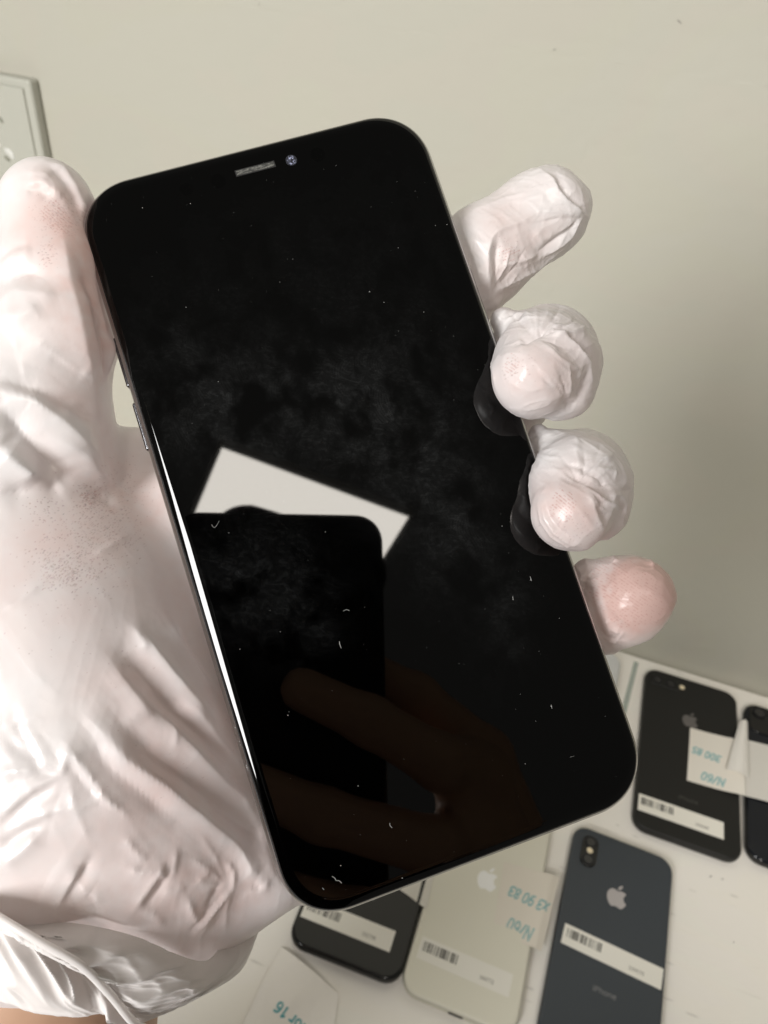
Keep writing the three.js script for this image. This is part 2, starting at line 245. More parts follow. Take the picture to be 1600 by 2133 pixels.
function vertexNormals(pos, idx) {
  const n = new Float32Array(pos.length);
  for (let i = 0; i < idx.length; i += 3) {
    const a = idx[i] * 3, b = idx[i + 1] * 3, c = idx[i + 2] * 3, ux = pos[b] - pos[a], uy = pos[b + 1] - pos[a + 1], uz = pos[b + 2] - pos[a + 2], vx = pos[c] - pos[a], vy = pos[c + 1] - pos[a + 1], vz = pos[c + 2] - pos[a + 2];
    const x = uy * vz - uz * vy, y = uz * vx - ux * vz, z = ux * vy - uy * vx;
    for (const k of [a, b, c]) { n[k] += x; n[k + 1] += y; n[k + 2] += z; }
  }
  for (let i = 0; i < n.length; i += 3) { const l = Math.hypot(n[i], n[i + 1], n[i + 2]) || 1; n[i] /= l; n[i + 1] /= l; n[i + 2] /= l; }
  return n;
}

// ---------------------------------------------------------------- the gloved hand
const person = new THREE.Group(); person.name = 'person'; person.applyMatrix4(heldMatrix); scene.add(person);
tag(person, 'person in a loose white latex glove holding the smartphone, photographing with the bare other hand', 'person');
{
  const c = (px, py, z, r) => ({ p: L(px, py, z), r });
  const chain = (pts, k) => pts.slice(1).map((q, i) => [capsule(pts[i].p, q.p, pts[i].r, q.r), k]);
  const raw = (x, y, z, r) => ({ p: [x, y, z], r });
  const parts = [
    // palm behind the telephone, ball of the thumb beside it, heel and wrist
    ...chain([c(20, 1060, -20, 25), c(120, 1300, -19, 29), c(215, 1560, -18, 30), c(300, 1740, -16, 25)], 8),
    ...chain([c(-60, 1250, -22, 27), c(20, 1560, -22, 30), c(60, 1740, -20, 27)], 10),
    ...chain([raw(-34, 4, -24, 15), raw(-22, -30, -26, 19), raw(-30, -62, -20, 14)], 8),
    ...chain([c(470, 1760, -14, 13), c(545, 1800, -10, 7.5), c(558, 1838, -9, 4.2)], 6),
    ...chain([c(300, 1740, -16, 24), c(395, 1815, -13, 13), c(462, 1848, -12, 7.5)], 8),
    ...chain([c(150, 1750, -20, 26), c(120, 1800, -20, 23), c(112, 1830, -20, 22)], 10),
    ...chain([raw(-30, 10, -22, 12), raw(0, 20, -24, 12), raw(2, -40, -24, 14), raw(-22, -30, -26, 18)], 8),
    // web between the thumb and the first finger
    ...chain([c(70, 985, -16, 15), c(240, 985, -19, 8), raw(-20, 18, -22, 9)], 6),
    // thumb: ball, knuckle, tip
    ...chain([c(10, 1060, -12, 20), c(35, 900, -5, 17.5), c(98, 710, -1, 11.9), c(117, 580, -1, 9.3), c(103, 440, 0, 8.0), c(98, 418, 0, 7.4)], 4),
    ...chain([c(180, 600, -9, 4), c(205, 700, -10, 4.2), c(165, 800, -12, 6)], 3),
    ...chain([c(64, 430, 2, 4.2), c(70, 560, 2, 5.5)], 4),
    null, // first finger, lying along the back and sticking out to the right
    ...chain([raw(-4, 20, -22, 11), raw(22, 30, -19, 10.5), c(1010, 530, -11, 9.9), c(1120, 452, -9, 9.0), c(1140, 443, -9, 8.9)], 3),
    ...chain([c(1000, 590, -7, 4.6), c(1024, 628, -8, 1.5)], 3), ...chain([c(1150, 395, -10, 4.5), c(1192, 425, -10, 4.0)], 3),
    null, // second finger, bent round the edge with the pad turned to the glass
    ...chain([raw(2, 2, -24, 11), raw(34, 10, -22, 10.5), c(1142, 738, -10, 9.5), c(1133, 757, 6.5, 8.7), c(1110, 786, 11.5, 7.5)], 4),
    ...chain([c(1048, 668, -3, 2.6), c(1100, 720, -3, 7)], 4), ...chain([c(1196, 752, 3, 4.9), c(1180, 818, 7, 4.7)], 4),
    null, // third finger
    ...chain([raw(2, -18, -24, 11), raw(32, -12, -22, 10.5), c(1208, 995, -10, 9.2), c(1205, 1010, 6.5, 8.3), c(1190, 1066, 11, 7.2)], 4),
    ...chain([c(1122, 908, -4, 2.2), c(1170, 960, -3, 6.8)], 4), ...chain([c(1256, 1000, 2, 4.9), c(1252, 1070, 6, 4.6)], 4),
    null, // little finger
    ...chain([raw(2, -38, -22, 10), raw(32, -34, -19, 9), c(1250, 1262, -11, 8.2), c(1313, 1244, -4, 7.5), c(1322, 1242, -2, 7.2)], 3),
    ...chain([c(1222, 1188, -6, 2.4), c(1280, 1220, -6, 6)], 3), ...chain([c(1262, 1330, -6, 3.0), c(1290, 1290, -6, 6)], 4),
  ];
  const groups = [[]]; for (const p of parts) p ? groups[groups.length - 1].push(p) : groups.push([]);
  const body = union(groups.map((q) => [union(q), 0.6]));
  const phoneBox = (x, y, z) => { const qx = Math.abs(x) - (35.45 - 11.6), qy = Math.abs(y) - (71.8 - 11.6), a = Math.max(qx, 0), b = Math.max(qy, 0), d2 = Math.hypot(a, b) + Math.min(Math.max(qx, qy), 0) - 11.6 + 2, dz = Math.abs(z) - 3.85 + 2, e = Math.max(d2, 0), f = Math.max(dz, 0); return Math.hypot(e, f) + Math.min(Math.max(d2, dz), 0) - 2; };
  const field = (x, y, z) => { const d = body(x, y, z); if (d > 4) return d; const s = 0.25 - phoneBox(x, y, z), k = 1.2, h = clamp(0.5 + 0.5 * (d - s) / k); return s + (d - s) * h + k * h * (1 - h); };
  // the palm and thumb on one grid, the fingertips on a finer one; they meet out of sight behind the telephone
  const A = surfaceNet(field, [-118, -104, -54], [24.5, 86, 24], 0.42), B = surfaceNet(field, [23.5, -62, -36], [72, 66, 25], 0.3);
  const pos = new Float32Array(A.pos.length + B.pos.length), idx = new Uint32Array(A.idx.length + B.idx.length); pos.set(A.pos); pos.set(B.pos, A.pos.length); idx.set(A.idx); B.idx.forEach((v, i) => { idx[A.idx.length + i] = v + A.pos.length / 3; });
  console.log('glove', pos.length / 3, idx.length / 3);
  const nrm = vertexNormals(pos, idx);

  function trace(px, py) {
    const d = rayL(px, py), l = Math.hypot(...d); let t = 60;
    for (let i = 0; i < 160; i++) { const e = field(EYE_L[0] + d[0] / l * t, EYE_L[1] + d[1] / l * t, EYE_L[2] + d[2] / l * t); if (Math.abs(e) < 0.02) break; t += e * 0.7; if (t > 240) return null; }
    return [EYE_L[0] + d[0] / l * t, EYE_L[1] + d[1] / l * t, EYE_L[2] + d[2] / l * t];
  }
  // folds of the latex: polylines over the surface, [height, width, points]; each list is read off one enlarged view
  const folds = [];
  const view = (ox, oy, s, list) => { for (const [h, w, pts, e = h > 0 ? (w < 1.35 ? 1.1 : 1.4) : 1.5] of list) {
    const P = []; for (let i = 0; i + 1 < pts.length; i++) { const m = 6; for (let k = 0; k < m; k++) { const t = k / m, p = trace(ox + (pts[i][0] + (pts[i + 1][0] - pts[i][0]) * t) / s, oy + (pts[i][1] + (pts[i + 1][1] - pts[i][1]) * t) / s); if (p) P.push(p); } } const q = trace(ox + pts[pts.length - 1][0] / s, oy + pts[pts.length - 1][1] / s); if (q) P.push(q);
    if (P.length > 1) { const lo = [0, 1, 2].map((k) => Math.min(...P.map((p) => p[k])) - w * 3), hi = [0, 1, 2].map((k) => Math.max(...P.map((p) => p[k])) + w * 3); folds.push({ P, h, w, e, lo, hi }); }
  } };
  view(0, 300, 3.048, [
    [0.9, 1.5, [[290, 112], [400, 160], [470, 260], [530, 400], [570, 500]]], [-0.8, 1.4, [[330, 150], [420, 240], [470, 330], [500, 430]]],
    [0.7, 1.3, [[150, 240], [260, 240], [350, 300], [400, 350]]], [-0.6, 1.2, [[160, 290], [250, 290], [330, 350]]], [0.5, 1.2, [[170, 180], [260, 190], [330, 220]]],
    [1.6, 4.2, [[400, 570], [410, 700], [430, 900], [480, 1100], [520, 1300], [560, 1500], [610, 1740]], 1.2], [0.8, 1.6, [[470, 850], [540, 1060], [590, 1300], [630, 1500]]], [-0.7, 1.7, [[500, 800], [570, 1030], [620, 1280]]],
    [-0.7, 1.4, [[0, 930], [60, 835], [180, 820], [300, 860]]], [0.6, 1.6, [[0, 1000], [100, 940], [250, 965], [380, 1000]]], [0.8, 1.8, [[0, 1115], [130, 1090], [260, 1020]]], [0.6, 1.5, [[20, 760], [120, 700], [220, 690]]],
    [-0.5, 1.2, [[0, 720], [90, 650], [180, 640]]], [0.5, 1.3, [[180, 1230], [330, 1320], [480, 1440], [560, 1480]]], [-0.5, 1.3, [[300, 1330], [440, 1420], [520, 1470]]],
    [-1.6, 1.8, [[0, 1490], [200, 1545], [340, 1610], [500, 1700], [620, 1760]]], [1.5, 2.2, [[0, 1560], [200, 1620], [320, 1720], [450, 1840], [560, 1960], [610, 2060]]],
    [-1.8, 2.2, [[0, 1660], [150, 1830], [330, 2040], [400, 2100]]], [1.2, 2.2, [[0, 1900], [150, 2010], [250, 2100]]], [0.9, 2.5, [[380, 1650], [480, 1780], [560, 1860]]], [0.8, 1.4, [[660, 1120], [720, 1180], [700, 1330], [660, 1480]]], [-0.8, 1.4, [[630, 1100], [650, 1300], [620, 1500]]],
  ]);
  view(0, 900, 2.667, [
    [1.4, 2.4, [[230, 0], [430, 120], [560, 250], [605, 330]]], [-1.5, 1.8, [[0, 40], [150, 115], [300, 210]]], [1.3, 2.4, [[0, 90], [120, 175], [240, 262]]], [-0.9, 2.2, [[0, 330], [150, 330], [280, 318], [350, 280]]], [-0.6, 1.6, [[520, 330], [600, 380], [625, 300]]],
    [1.5, 2.0, [[775, 1110], [850, 1220], [950, 1350], [1080, 1500], [1180, 1600]]], [-1.3, 2.6, [[690, 1230], [800, 1340], [900, 1480], [1010, 1600]]], [0.9, 2.2, [[620, 1290], [740, 1450], [850, 1590]]], [0.7, 0.9, [[740, 1090], [790, 1180], [800, 1220]]], [-1.0, 2.4, [[980, 1060], [1130, 1300], [1230, 1440]]], [0.8, 2.0, [[930, 1030], [1080, 1270], [1200, 1440]]],
    [0.35, 0.7, [[520, 690], [620, 630], [710, 570]]], [0.35, 0.8, [[0, 990], [120, 930], [230, 850]]], [-0.25, 0.7, [[0, 350], [60, 345], [150, 335]]],
  ]);
  view(0, 1450, 2.4615, [
    [1.5, 2.2, [[480, 130], [650, 330], [850, 455], [1000, 580], [1180, 740], [1290, 880], [1340, 920]]], [-1.4, 2.6, [[620, 120], [780, 300], [960, 440], [1120, 570], [1340, 740]]], [1.3, 2.2, [[740, 0], [920, 190], [1100, 380], [1240, 520], [1340, 690]]], [-1.1, 2.2, [[830, 0], [1000, 180], [1150, 340], [1290, 520]]], [1.1, 1.5, [[910, 0], [1060, 150], [1180, 300], [1262, 400]]], [-0.8, 2.0, [[400, 100], [560, 360], [760, 520], [900, 640]]],
    [-0.8, 1.0, [[70, 120], [130, 220], [215, 375]]], [0.7, 1.1, [[110, 130], [170, 240], [240, 360]]], [1.0, 0.9, [[350, 260], [420, 360], [540, 520], [640, 600]]], [-0.7, 1.0, [[335, 330], [400, 410], [510, 540]]], [0.9, 1.1, [[320, 405], [180, 480], [60, 570], [0, 620]]], [-0.7, 1.2, [[300, 440], [150, 530], [0, 660]]], [0.6, 0.9, [[350, 260], [320, 405]]], [0.7, 1.0, [[540, 525], [410, 570], [270, 590], [120, 660], [0, 730]]], [-0.6, 1.2, [[270, 620], [120, 690], [0, 770]]], [-0.5, 1.0, [[0, 180], [100, 280], [210, 380], [320, 410]]], [0.7, 1.2, [[0, 395], [70, 385], [210, 375]]],
    [0.9, 1.5, [[210, 700], [120, 790], [0, 880]]], [1.1, 1.3, [[420, 860], [350, 980], [280, 1110]]], [-1.0, 1.2, [[470, 830], [400, 950], [320, 1080]]], [0.8, 0.9, [[400, 960], [450, 1015], [490, 1030], [510, 1090]]], [-0.7, 1.0, [[430, 1000], [480, 1060], [500, 1120]]], [0.7, 0.8, [[640, 870], [720, 905], [820, 885], [860, 960]]], [0.9, 1.0, [[830, 880], [770, 980], [690, 1090]]], [-0.8, 1.0, [[870, 910], [800, 1010], [730, 1100]]], [0.6, 0.8, [[905, 790], [885, 930]]], [0.5, 0.8, [[955, 970], [900, 1000], [825, 1010]]], [0.8, 0.9, [[960, 1040], [990, 1120], [1030, 1170]]], [0.8, 0.8, [[1190, 985], [1110, 1080], [1010, 1205]]], [-0.7, 0.8, [[1160, 1000], [1080, 1090], [980, 1200]]], [-0.5, 0.7, [[1125, 965], [1095, 1030], [1060, 1085]]], [0.5, 0.7, [[1075, 895], [1010, 955]]], [0.7, 0.8, [[1150, 845], [1190, 900], [1195, 985]]], [0.6, 0.9, [[640, 720], [690, 790], [760, 850]]], [0.9, 1.6, [[480, 1110], [640, 1150], [780, 1220], [900, 1290], [980, 1345]]], [-1.0, 1.8, [[300, 1080], [460, 1150], [620, 1210]]], [0.5, 0.8, [[1300, 930], [1350, 960], [1385, 945]]], [0.5, 0.8, [[1270, 1010], [1330, 990], [1390, 970]]], [-0.5, 0.9, [[1290, 970], [1340, 975]]], [0.6, 0.8, [[700, 1090], [780, 1110], [850, 1180]]], [0.4, 0.7, [[890, 150], [900, 270]]],
  ]);
  view(900, 320, 2.909, [
    [1.1, 0.9, [[660, 105], [735, 170], [760, 230], [800, 270], [890, 350], [940, 385]]], [-1.3, 1.0, [[760, 140], [790, 200], [830, 260], [910, 330]]], [0.8, 0.9, [[350, 525], [400, 470], [490, 430], [560, 405], [650, 350]]], [1.1, 1.2, [[370, 500], [340, 600], [335, 720], [350, 870]]], [-1.0, 1.1, [[400, 520], [385, 640], [390, 800]]], [-0.9, 0.8, [[640, 595], [760, 515], [840, 460], [890, 390]]], [0.7, 0.9, [[650, 630], [770, 560], [850, 500], [900, 400]]], [0.6, 0.7, [[430, 680], [560, 645], [640, 605]]], [0.8, 1.0, [[400, 815], [520, 760], [640, 690], [760, 600]]], [0.5, 0.9, [[150, 340], [200, 480], [260, 640], [300, 800]]], [0.4, 0.8, [[300, 330], [450, 270], [600, 230]]],
    [-1.6, 1.3, [[530, 1150], [620, 1110], [700, 1070]]], [0.9, 0.7, [[710, 1062], [800, 1050], [885, 1038]]], [1.0, 0.9, [[545, 1165], [650, 1110], [720, 1075], [800, 1110], [880, 1175], [950, 1270], [972, 1370]]], [-0.8, 0.9, [[800, 1080], [900, 1150], [970, 1240]]], [-0.6, 0.8, [[590, 1250], [700, 1380], [800, 1490]]], [0.5, 0.8, [[570, 1220], [680, 1340], [780, 1440]]], [-1.0, 1.0, [[950, 1310], [910, 1430], [890, 1480]]], [-0.6, 0.6, [[800, 1480], [830, 1520], [880, 1520]]], [0.6, 0.8, [[390, 1010], [440, 960], [530, 925]]], [0.5, 0.6, [[440, 1020], [520, 970], [640, 990]]], [0.45, 0.5, [[470, 1040], [560, 1000], [660, 1000]]], [0.4, 0.7, [[360, 1080], [365, 1250], [385, 1420]]], [0.4, 0.6, [[700, 1140], [760, 1200]]],
  ]);
  view(950, 850, 3.2, [
    [1.2, 0.7, [[1030, 318], [960, 360], [890, 430], [830, 485]]], [-0.9, 1.6, [[700, 410], [770, 460], [830, 470], [900, 400]]], [0.6, 0.7, [[900, 420], [980, 415], [1055, 425], [1060, 470]]], [-0.6, 0.7, [[900, 450], [960, 480], [1000, 520]]], [-0.6, 1.5, [[950, 620], [980, 690], [1020, 760]]], [0.6, 0.9, [[870, 550], [920, 650], [950, 740], [985, 820]]], [0.6, 0.8, [[1010, 590], [1090, 580], [1150, 650]]], [-0.5, 0.7, [[1080, 640], [1130, 690]]], [0.5, 0.5, [[575, 640], [600, 740], [660, 830], [760, 900], [870, 940]]], [-0.4, 0.5, [[600, 640], [620, 720], [680, 810], [780, 880]]], [0.4, 0.5, [[545, 640], [570, 760], [640, 860], [760, 930], [880, 955]]], [0.6, 0.7, [[790, 190], [820, 240], [800, 300]]], [-0.5, 0.6, [[740, 370], [820, 390], [880, 410]]],
    [0.8, 0.6, [[1050, 975], [1058, 1010], [1075, 1030]]], [0.7, 0.6, [[1285, 1015], [1300, 1030], [1310, 1060]]], [0.8, 0.8, [[800, 1050], [850, 1110], [830, 1180]]], [-0.8, 0.8, [[870, 1150], [840, 1200], [820, 1210]]], [0.6, 0.8, [[990, 1390], [1030, 1470], [1100, 1500]]], [-0.6, 0.8, [[960, 1480], [1020, 1530], [1100, 1540]]], [0.6, 1.0, [[880, 1300], [930, 1450], [1000, 1590]]],
  ]);
  const fan = (ox, oy, s, cx, cy, rays) => view(ox, oy, s, rays.map(([a, r0, r1, h, w]) => [h, w, [r0, (r0 + r1) / 2, r1].map((r, i) => [cx + r * Math.cos(a + (i === 1 ? 0.07 : 0)), cy + r * Math.sin(a + (i === 1 ? 0.07 : 0))]), 1.0]));
  const RF = rng(5), rays = (n, a0, a1, r0, r1, h, w) => [...Array(n)].map((_, i) => [a0 + (a1 - a0) * (i + 0.6 * RF()) / n, r0 * (0.6 + RF()), r1 * (0.6 + 0.5 * RF()), h * (0.5 + RF()) * (RF() < 0.35 ? -0.8 : 1), w * (0.8 + 0.5 * RF())]);
  fan(900, 320, 2.909, 640, 1120, rays(9, -2.6, 0.9, 40, 330, 0.5, 0.45)); fan(900, 320, 2.909, 830, 1500, rays(7, -2.6, -0.6, 30, 240, 0.35, 0.4)); fan(950, 850, 3.2, 850, 520, rays(11, -2.7, 1.1, 40, 320, 0.5, 0.45)); fan(950, 850, 3.2, 470, 300, rays(5, -0.3, 1.3, 60, 260, 0.3, 0.4));
  fan(900, 320, 2.909, 350, 860, rays(6, -1.6, -0.3, 60, 330, 0.4, 0.45)); fan(900, 320, 2.909, 920, 390, rays(7, 1.9, 4.2, 30, 300, 0.4, 0.45)); fan(950, 850, 3.2, 810, 1180, rays(5, -1.2, 0.6, 20, 170, 0.35, 0.4)); fan(950, 850, 3.2, 1020, 1600, rays(5, -2.3, -0.6, 30, 210, 0.35, 0.4)); fan(0, 1450, 2.4615, 1180, 985, rays(7, 1.6, 4.4, 30, 300, 0.35, 0.55)); fan(0, 1450, 2.4615, 340, 400, rays(6, 1.2, 4.4, 40, 330, 0.35, 0.55));
  console.log('folds', folds.length);
  const tints = [[190, 620, 7, 1.0], [205, 710, 7, 1.0], [170, 530, 6, 0.7], [180, 820, 8, 0.7], [390, 1250, 9, 0.7], [440, 1450, 9, 0.7], [330, 1060, 9, 0.8], [260, 1420, 7, 0.5], [300, 1620, 9, 0.5], [1090, 500, 9, 0.75], [1030, 570, 6, 0.5], [1160, 790, 9, 0.55], [1110, 770, 7, 0.45], [1190, 1080, 9, 0.7], [1170, 1040, 6, 0.6], [1330, 1230, 9, 2.0], [1290, 1270, 8, 1.2], [1375, 1220, 6, 2.4], [110, 450, 9, 0.7], [150, 480, 8, 0.8], [90, 570, 7, 0.4], [180, 650, 8, 0.5], [170, 1100, 12, 0.55], [100, 1180, 10, 0.5], [440, 1800, 13, 0.6], [330, 1700, 14, 0.45], [260, 1000, 9, 0.5], [300, 1950, 9, 0.4], [190, 960, 6, 0.6], [480, 1870, 8, 0.9], [130, 1880, 10, 0.6]].map(([px, py, r, s]) => ({ p: trace(px, py), r, s })).filter((t) => t.p);
  const col = new Float32Array(pos.length), uv = new Float32Array(pos.length / 3 * 2), P2 = new Float32Array(pos.length);
  for (let i = 0; i < pos.length; i += 3) {
    const x = pos[i], y = pos[i + 1], z = pos[i + 2]; let d = 0;
    if (z > -34) for (const f of folds) {
      if (x < f.lo[0] || y < f.lo[1] || z < f.lo[2] || x > f.hi[0] || y > f.hi[1] || z > f.hi[2]) continue;
      let best = 1e9, at = 0; const P = f.P, m = P.length - 1;
      for (let k = 0; k < m; k++) { const a = P[k], b = P[k + 1], bx = b[0] - a[0], by = b[1] - a[1], bz = b[2] - a[2], t = clamp(((x - a[0]) * bx + (y - a[1]) * by + (z - a[2]) * bz) / (bx * bx + by * by + bz * bz + 1e-9)), q = (x - a[0] - bx * t) ** 2 + (y - a[1] - by * t) ** 2 + (z - a[2] - bz * t) ** 2; if (q < best) { best = q; at = (k + t) / m; } }
      const u = Math.sqrt(best) / f.w; if (u < 2.6) d += f.h * (f.w < 1.35 ? (x > 20 ? 0.85 : 0.9) : f.w > 1.9 ? 1.2 : 0.95) * (0.35 + 0.65 * smooth(0, 0.25, Math.min(at, 1 - at))) * Math.exp(-Math.pow(u, f.e));
    }
    // slack latex: fine creases of its own
    const r1 = 1 - Math.abs(2 * noise(x * 0.16 + y * 0.05, y * 0.10 + z * 0.05, z * 0.16) - 1), r2 = 1 - Math.abs(2 * noise(x * 0.5 + y * 0.2, y * 0.34 - x * 0.1, z * 0.5 + 9) - 1), where = smooth(0.42, 0.62, noise(x * 0.06, y * 0.06, z * 0.06 + 4));
    const calm = x < -20 ? 0.3 : 1; d += calm * (0.2 * Math.pow(r1, 3) + 0.1 * where * Math.pow(r2, 4)) + 0.02 * (fbm(x * 0.9, y * 0.9, z * 0.9, 2) - 0.4) - 0.06;
    if (x < -22 && y < 25) { const t1 = 1 - Math.abs(2 * noise((x + 0.27 * y) * 0.34, y * 0.035 + 3, z * 0.05) - 1), t2 = 1 - Math.abs(2 * noise((x - 0.5 * y) * 0.5 + 40, (y + 0.5 * x) * 0.07, z * 0.06) - 1), q = smooth(0.38, 0.6, noise(x * 0.045, y * 0.045, 7)); d += smooth(10, -25, y) * (0.10 * q * Math.pow(t1, 6) + 0.05 * (1 - q) * Math.pow(t2, 8)); }
    if (x > 30) { const a1 = 1 - Math.abs(2 * noise(x * 0.55 + y * 0.35, y * 0.14 - x * 0.1, z * 0.3 + 3) - 1), a2 = 1 - Math.abs(2 * noise(x * 0.22 - y * 0.1, y * 0.6 + z * 0.2, z * 0.25 + 17) - 1), b1 = smooth(0.4, 0.6, noise(x * 0.09, y * 0.09, z * 0.09 + 21)); d += 0.13 * b1 * Math.pow(a1, 4) + 0.13 * (1 - b1) * Math.pow(a2, 4) - 0.03; }
    const keep = smooth(-0.1, 1.2, phoneBox(x, y, z)); if (d > 0) d *= keep;
    P2[i] = (x + nrm[i] * d) * MM; P2[i + 1] = (y + nrm[i + 1] * d) * MM; P2[i + 2] = (z + nrm[i + 2] * d) * MM;
    // the glove is thin: flesh shows through where it clings
    let k = 0; for (const t of tints) { const q = (x - t.p[0]) ** 2 + (y - t.p[1]) ** 2 + (z - t.p[2]) ** 2; if (q < 9 * t.r * t.r) k += t.s * Math.exp(-q / (t.r * t.r)); }
    const n = fbm(x * 0.11, y * 0.11, z * 0.11, 4), m = fbm(x * 0.55, y * 0.55, z * 0.55 + 5, 3);
    k = clamp(0.22 + k * (0.4 + 0.8 * m) + (n - 0.47) * 1.0 - Math.max(0, d) * 0.15, 0, 2.0);
    col[i] = 0.90 - 0.04 * k; col[i + 1] = 0.88 - 0.15 * k; col[i + 2] = 0.88 - 0.175 * k;
    uv[i / 3 * 2] = (x + 120) / 200; uv[i / 3 * 2 + 1] = (y + 105) / 200;
  }
  for (let pass = 0; pass < 1; pass++) {           // even out the steps of the coarser grid
    const sum = new Float32Array(P2.length), cnt = new Uint16Array(P2.length / 3);
    for (let i = 0; i < A.idx.length; i += 3) for (let e = 0; e < 3; e++) { const a = idx[i + e], b = idx[i + (e + 1) % 3]; for (let k = 0; k < 3; k++) { sum[a * 3 + k] += P2[b * 3 + k]; sum[b * 3 + k] += P2[a * 3 + k]; } cnt[a]++; cnt[b]++; }
    for (let v = 0; v < A.pos.length / 3; v++) if (cnt[v]) for (let k = 0; k < 3; k++) P2[v * 3 + k] += 0.4 * (sum[v * 3 + k] / cnt[v] - P2[v * 3 + k]);
  }
  const g = new THREE.BufferGeometry(); g.setAttribute('position', new THREE.BufferAttribute(P2, 3)); g.setAttribute('normal', new THREE.BufferAttribute(vertexNormals(P2, idx), 3)); g.setAttribute('color', new THREE.BufferAttribute(col, 3)); g.setAttribute('uv', new THREE.BufferAttribute(uv, 2)); g.setIndex(new THREE.BufferAttribute(idx, 1));
  // prints and flecks of grime on the latex
  const R = rng(77), at = (px, py, w) => { const p = trace(px, py); return p && [(p[0] + 120) / 200 * w, (1 - (p[1] + 105) / 200) * w]; };
  const map = canvasTexture(2048, 2048, (c, w) => {
    c.fillStyle = '#fff'; c.fillRect(0, 0, w, w);
    const flecks = (px, py, rx, ry, n, a, len, dir) => { for (let i = 0; i < n; i++) { const u = (R() + R() + R() - 1.5) * 1.2, v = (R() + R() + R() - 1.5) * 1.2, q = at(px + u * rx, py + v * ry, w); if (!q) continue; c.fillStyle = `rgba(${120 + R() * 40},${95 + R() * 30},${95 + R() * 30},${0.7 * a * (0.4 + R() * 0.6)})`; c.save(); c.translate(q[0], q[1]); c.rotate(dir + (R() - 0.5) * 1.2); c.beginPath(); c.ellipse(0, 0, 0.7 + len * 0.38 * R(), 0.6 + R() * 0.5, 0, 0, 7); c.fill(); c.restore(); } };
    flecks(150, 1165, 85, 60, 420, 0.42, 4, -0.6); flecks(215, 1090, 65, 65, 420, 0.34, 3, -0.6); flecks(190, 1040, 24, 24, 190, 0.36, 3, -0.8); flecks(130, 1190, 40, 25, 140, 0.3, 6, -0.5); flecks(260, 1010, 50, 50, 110, 0.3, 2.5, 0); flecks(90, 1060, 40, 30, 60, 0.45, 3, 0); flecks(150, 1300, 120, 80, 50, 0.35, 3, 0);
    flecks(125, 450, 42, 36, 420, 0.22, 3, 0.7); flecks(100, 530, 14, 26, 60, 0.4, 3, 0); flecks(1060, 530, 30, 30, 90, 0.35, 2.5, 0.3); flecks(1080, 760, 30, 30, 60, 0.3, 2.5, 0.4); flecks(1200, 1100, 50, 30, 80, 0.35, 2.5, 0.2); flecks(330, 1560, 200, 160, 60, 0.25, 2.5, 0);
    const print = (px, py, rx, ry, dir, a, pitch) => { for (let v = -ry; v <= ry; v += pitch) for (let u = -rx; u <= rx; u += 3) { const e = (u / rx) ** 2 + (v / ry) ** 2; if (e > 1 || R() < 0.35 + e * 0.35) continue; const b = 10 * Math.sin(u * 0.02), q = at(px + u * Math.cos(dir) - (v + b) * Math.sin(dir), py + u * Math.sin(dir) + (v + b) * Math.cos(dir), w); if (!q) continue; c.fillStyle = `rgba(178,104,94,${a * (0.3 + 0.6 * R())})`; c.beginPath(); c.arc(q[0], q[1], 1.0 + R() * 0.3, 0, 7); c.fill(); } };
    print(1305, 1235, 88, 66, 0.42, 0.24, 6.2); print(1172, 1052, 30, 36, 0.5, 0.4, 6.2); print(1062, 528, 22, 16, -0.6, 0.35, 6); print(1068, 760, 16, 24, 0.4, 0.3, 6); print(118, 455, 40, 30, 0.6, 0.3, 6); print(190, 1035, 18, 18, -0.7, 0.35, 6);
  });
  const latex = new THREE.MeshPhysicalMaterial({ color: 0xffffff, vertexColors: true, map, roughness: 0.92, transmission: 0.3, thickness: 0, ior: 1.45, specularIntensity: 0.5, clearcoat: 1, clearcoatRoughness: 0.3 });
  const glove = mesh('glove', g, latex, person); glove.userData.label = 'crumpled white latex glove, pink where it clings to the hand';

  // loose cuff: sheets lofted through rings round the wrist, [px, py, z] along the near side
  function loft(rows, nu, nv, thick, wrinkle) {
    const cs = rows.map((r) => new THREE.CatmullRomCurve3(r.map(([px, py, z]) => V(...L(px, py, z))), false, 'centripetal'));
    const pos = [], idx = [];
    for (let j = 0; j <= nv; j++) for (let i = 0; i <= nu; i++) {
      const u = i / nu, pts = cs.map((c) => c.getPoint(u)), t = j / nv; const c = new THREE.CatmullRomCurve3(pts, false, 'centripetal'); const p = c.getPoint(t); p.z += wrinkle(u, t); pos.push(p.x, p.y, p.z);
    }
    for (let j = 0; j < nv; j++) for (let i = 0; i < nu; i++) { const a = j * (nu + 1) + i, b = a + 1, c = a + nu + 1, d = c + 1; idx.push(a, c, b, b, c, d); }
    const P = new Float32Array(pos), n = vertexNormals(P, idx), N = P.length / 3, all = new Float32Array(P.length * 2);
    for (let i = 0; i < P.length; i++) { all[i] = P[i] * MM; all[P.length + i] = (P[i] - n[i] * thick) * MM; }
    const id2 = [...idx]; for (let k = 0; k < idx.length; k += 3) id2.push(idx[k] + N, idx[k + 2] + N, idx[k + 1] + N);
    const rim = (a, b) => id2.push(a, b, a + N, b, b + N, a + N);
    for (let i = 0; i < nu; i++) { rim(i, i + 1); rim(nv * (nu + 1) + i + 1, nv * (nu + 1) + i); } for (let j = 0; j < nv; j++) { rim((j + 1) * (nu + 1), j * (nu + 1)); rim(j * (nu + 1) + nu, (j + 1) * (nu + 1) + nu); }
    const g = new THREE.BufferGeometry(); g.setAttribute('position', new THREE.BufferAttribute(all, 3)); g.setIndex(id2); g.computeVertexNormals(); return g;
  }
  const ridge = (u, v, a, b, s) => Math.pow(1 - Math.abs(2 * noise(u * a + s, v * b, s) - 1), 3);
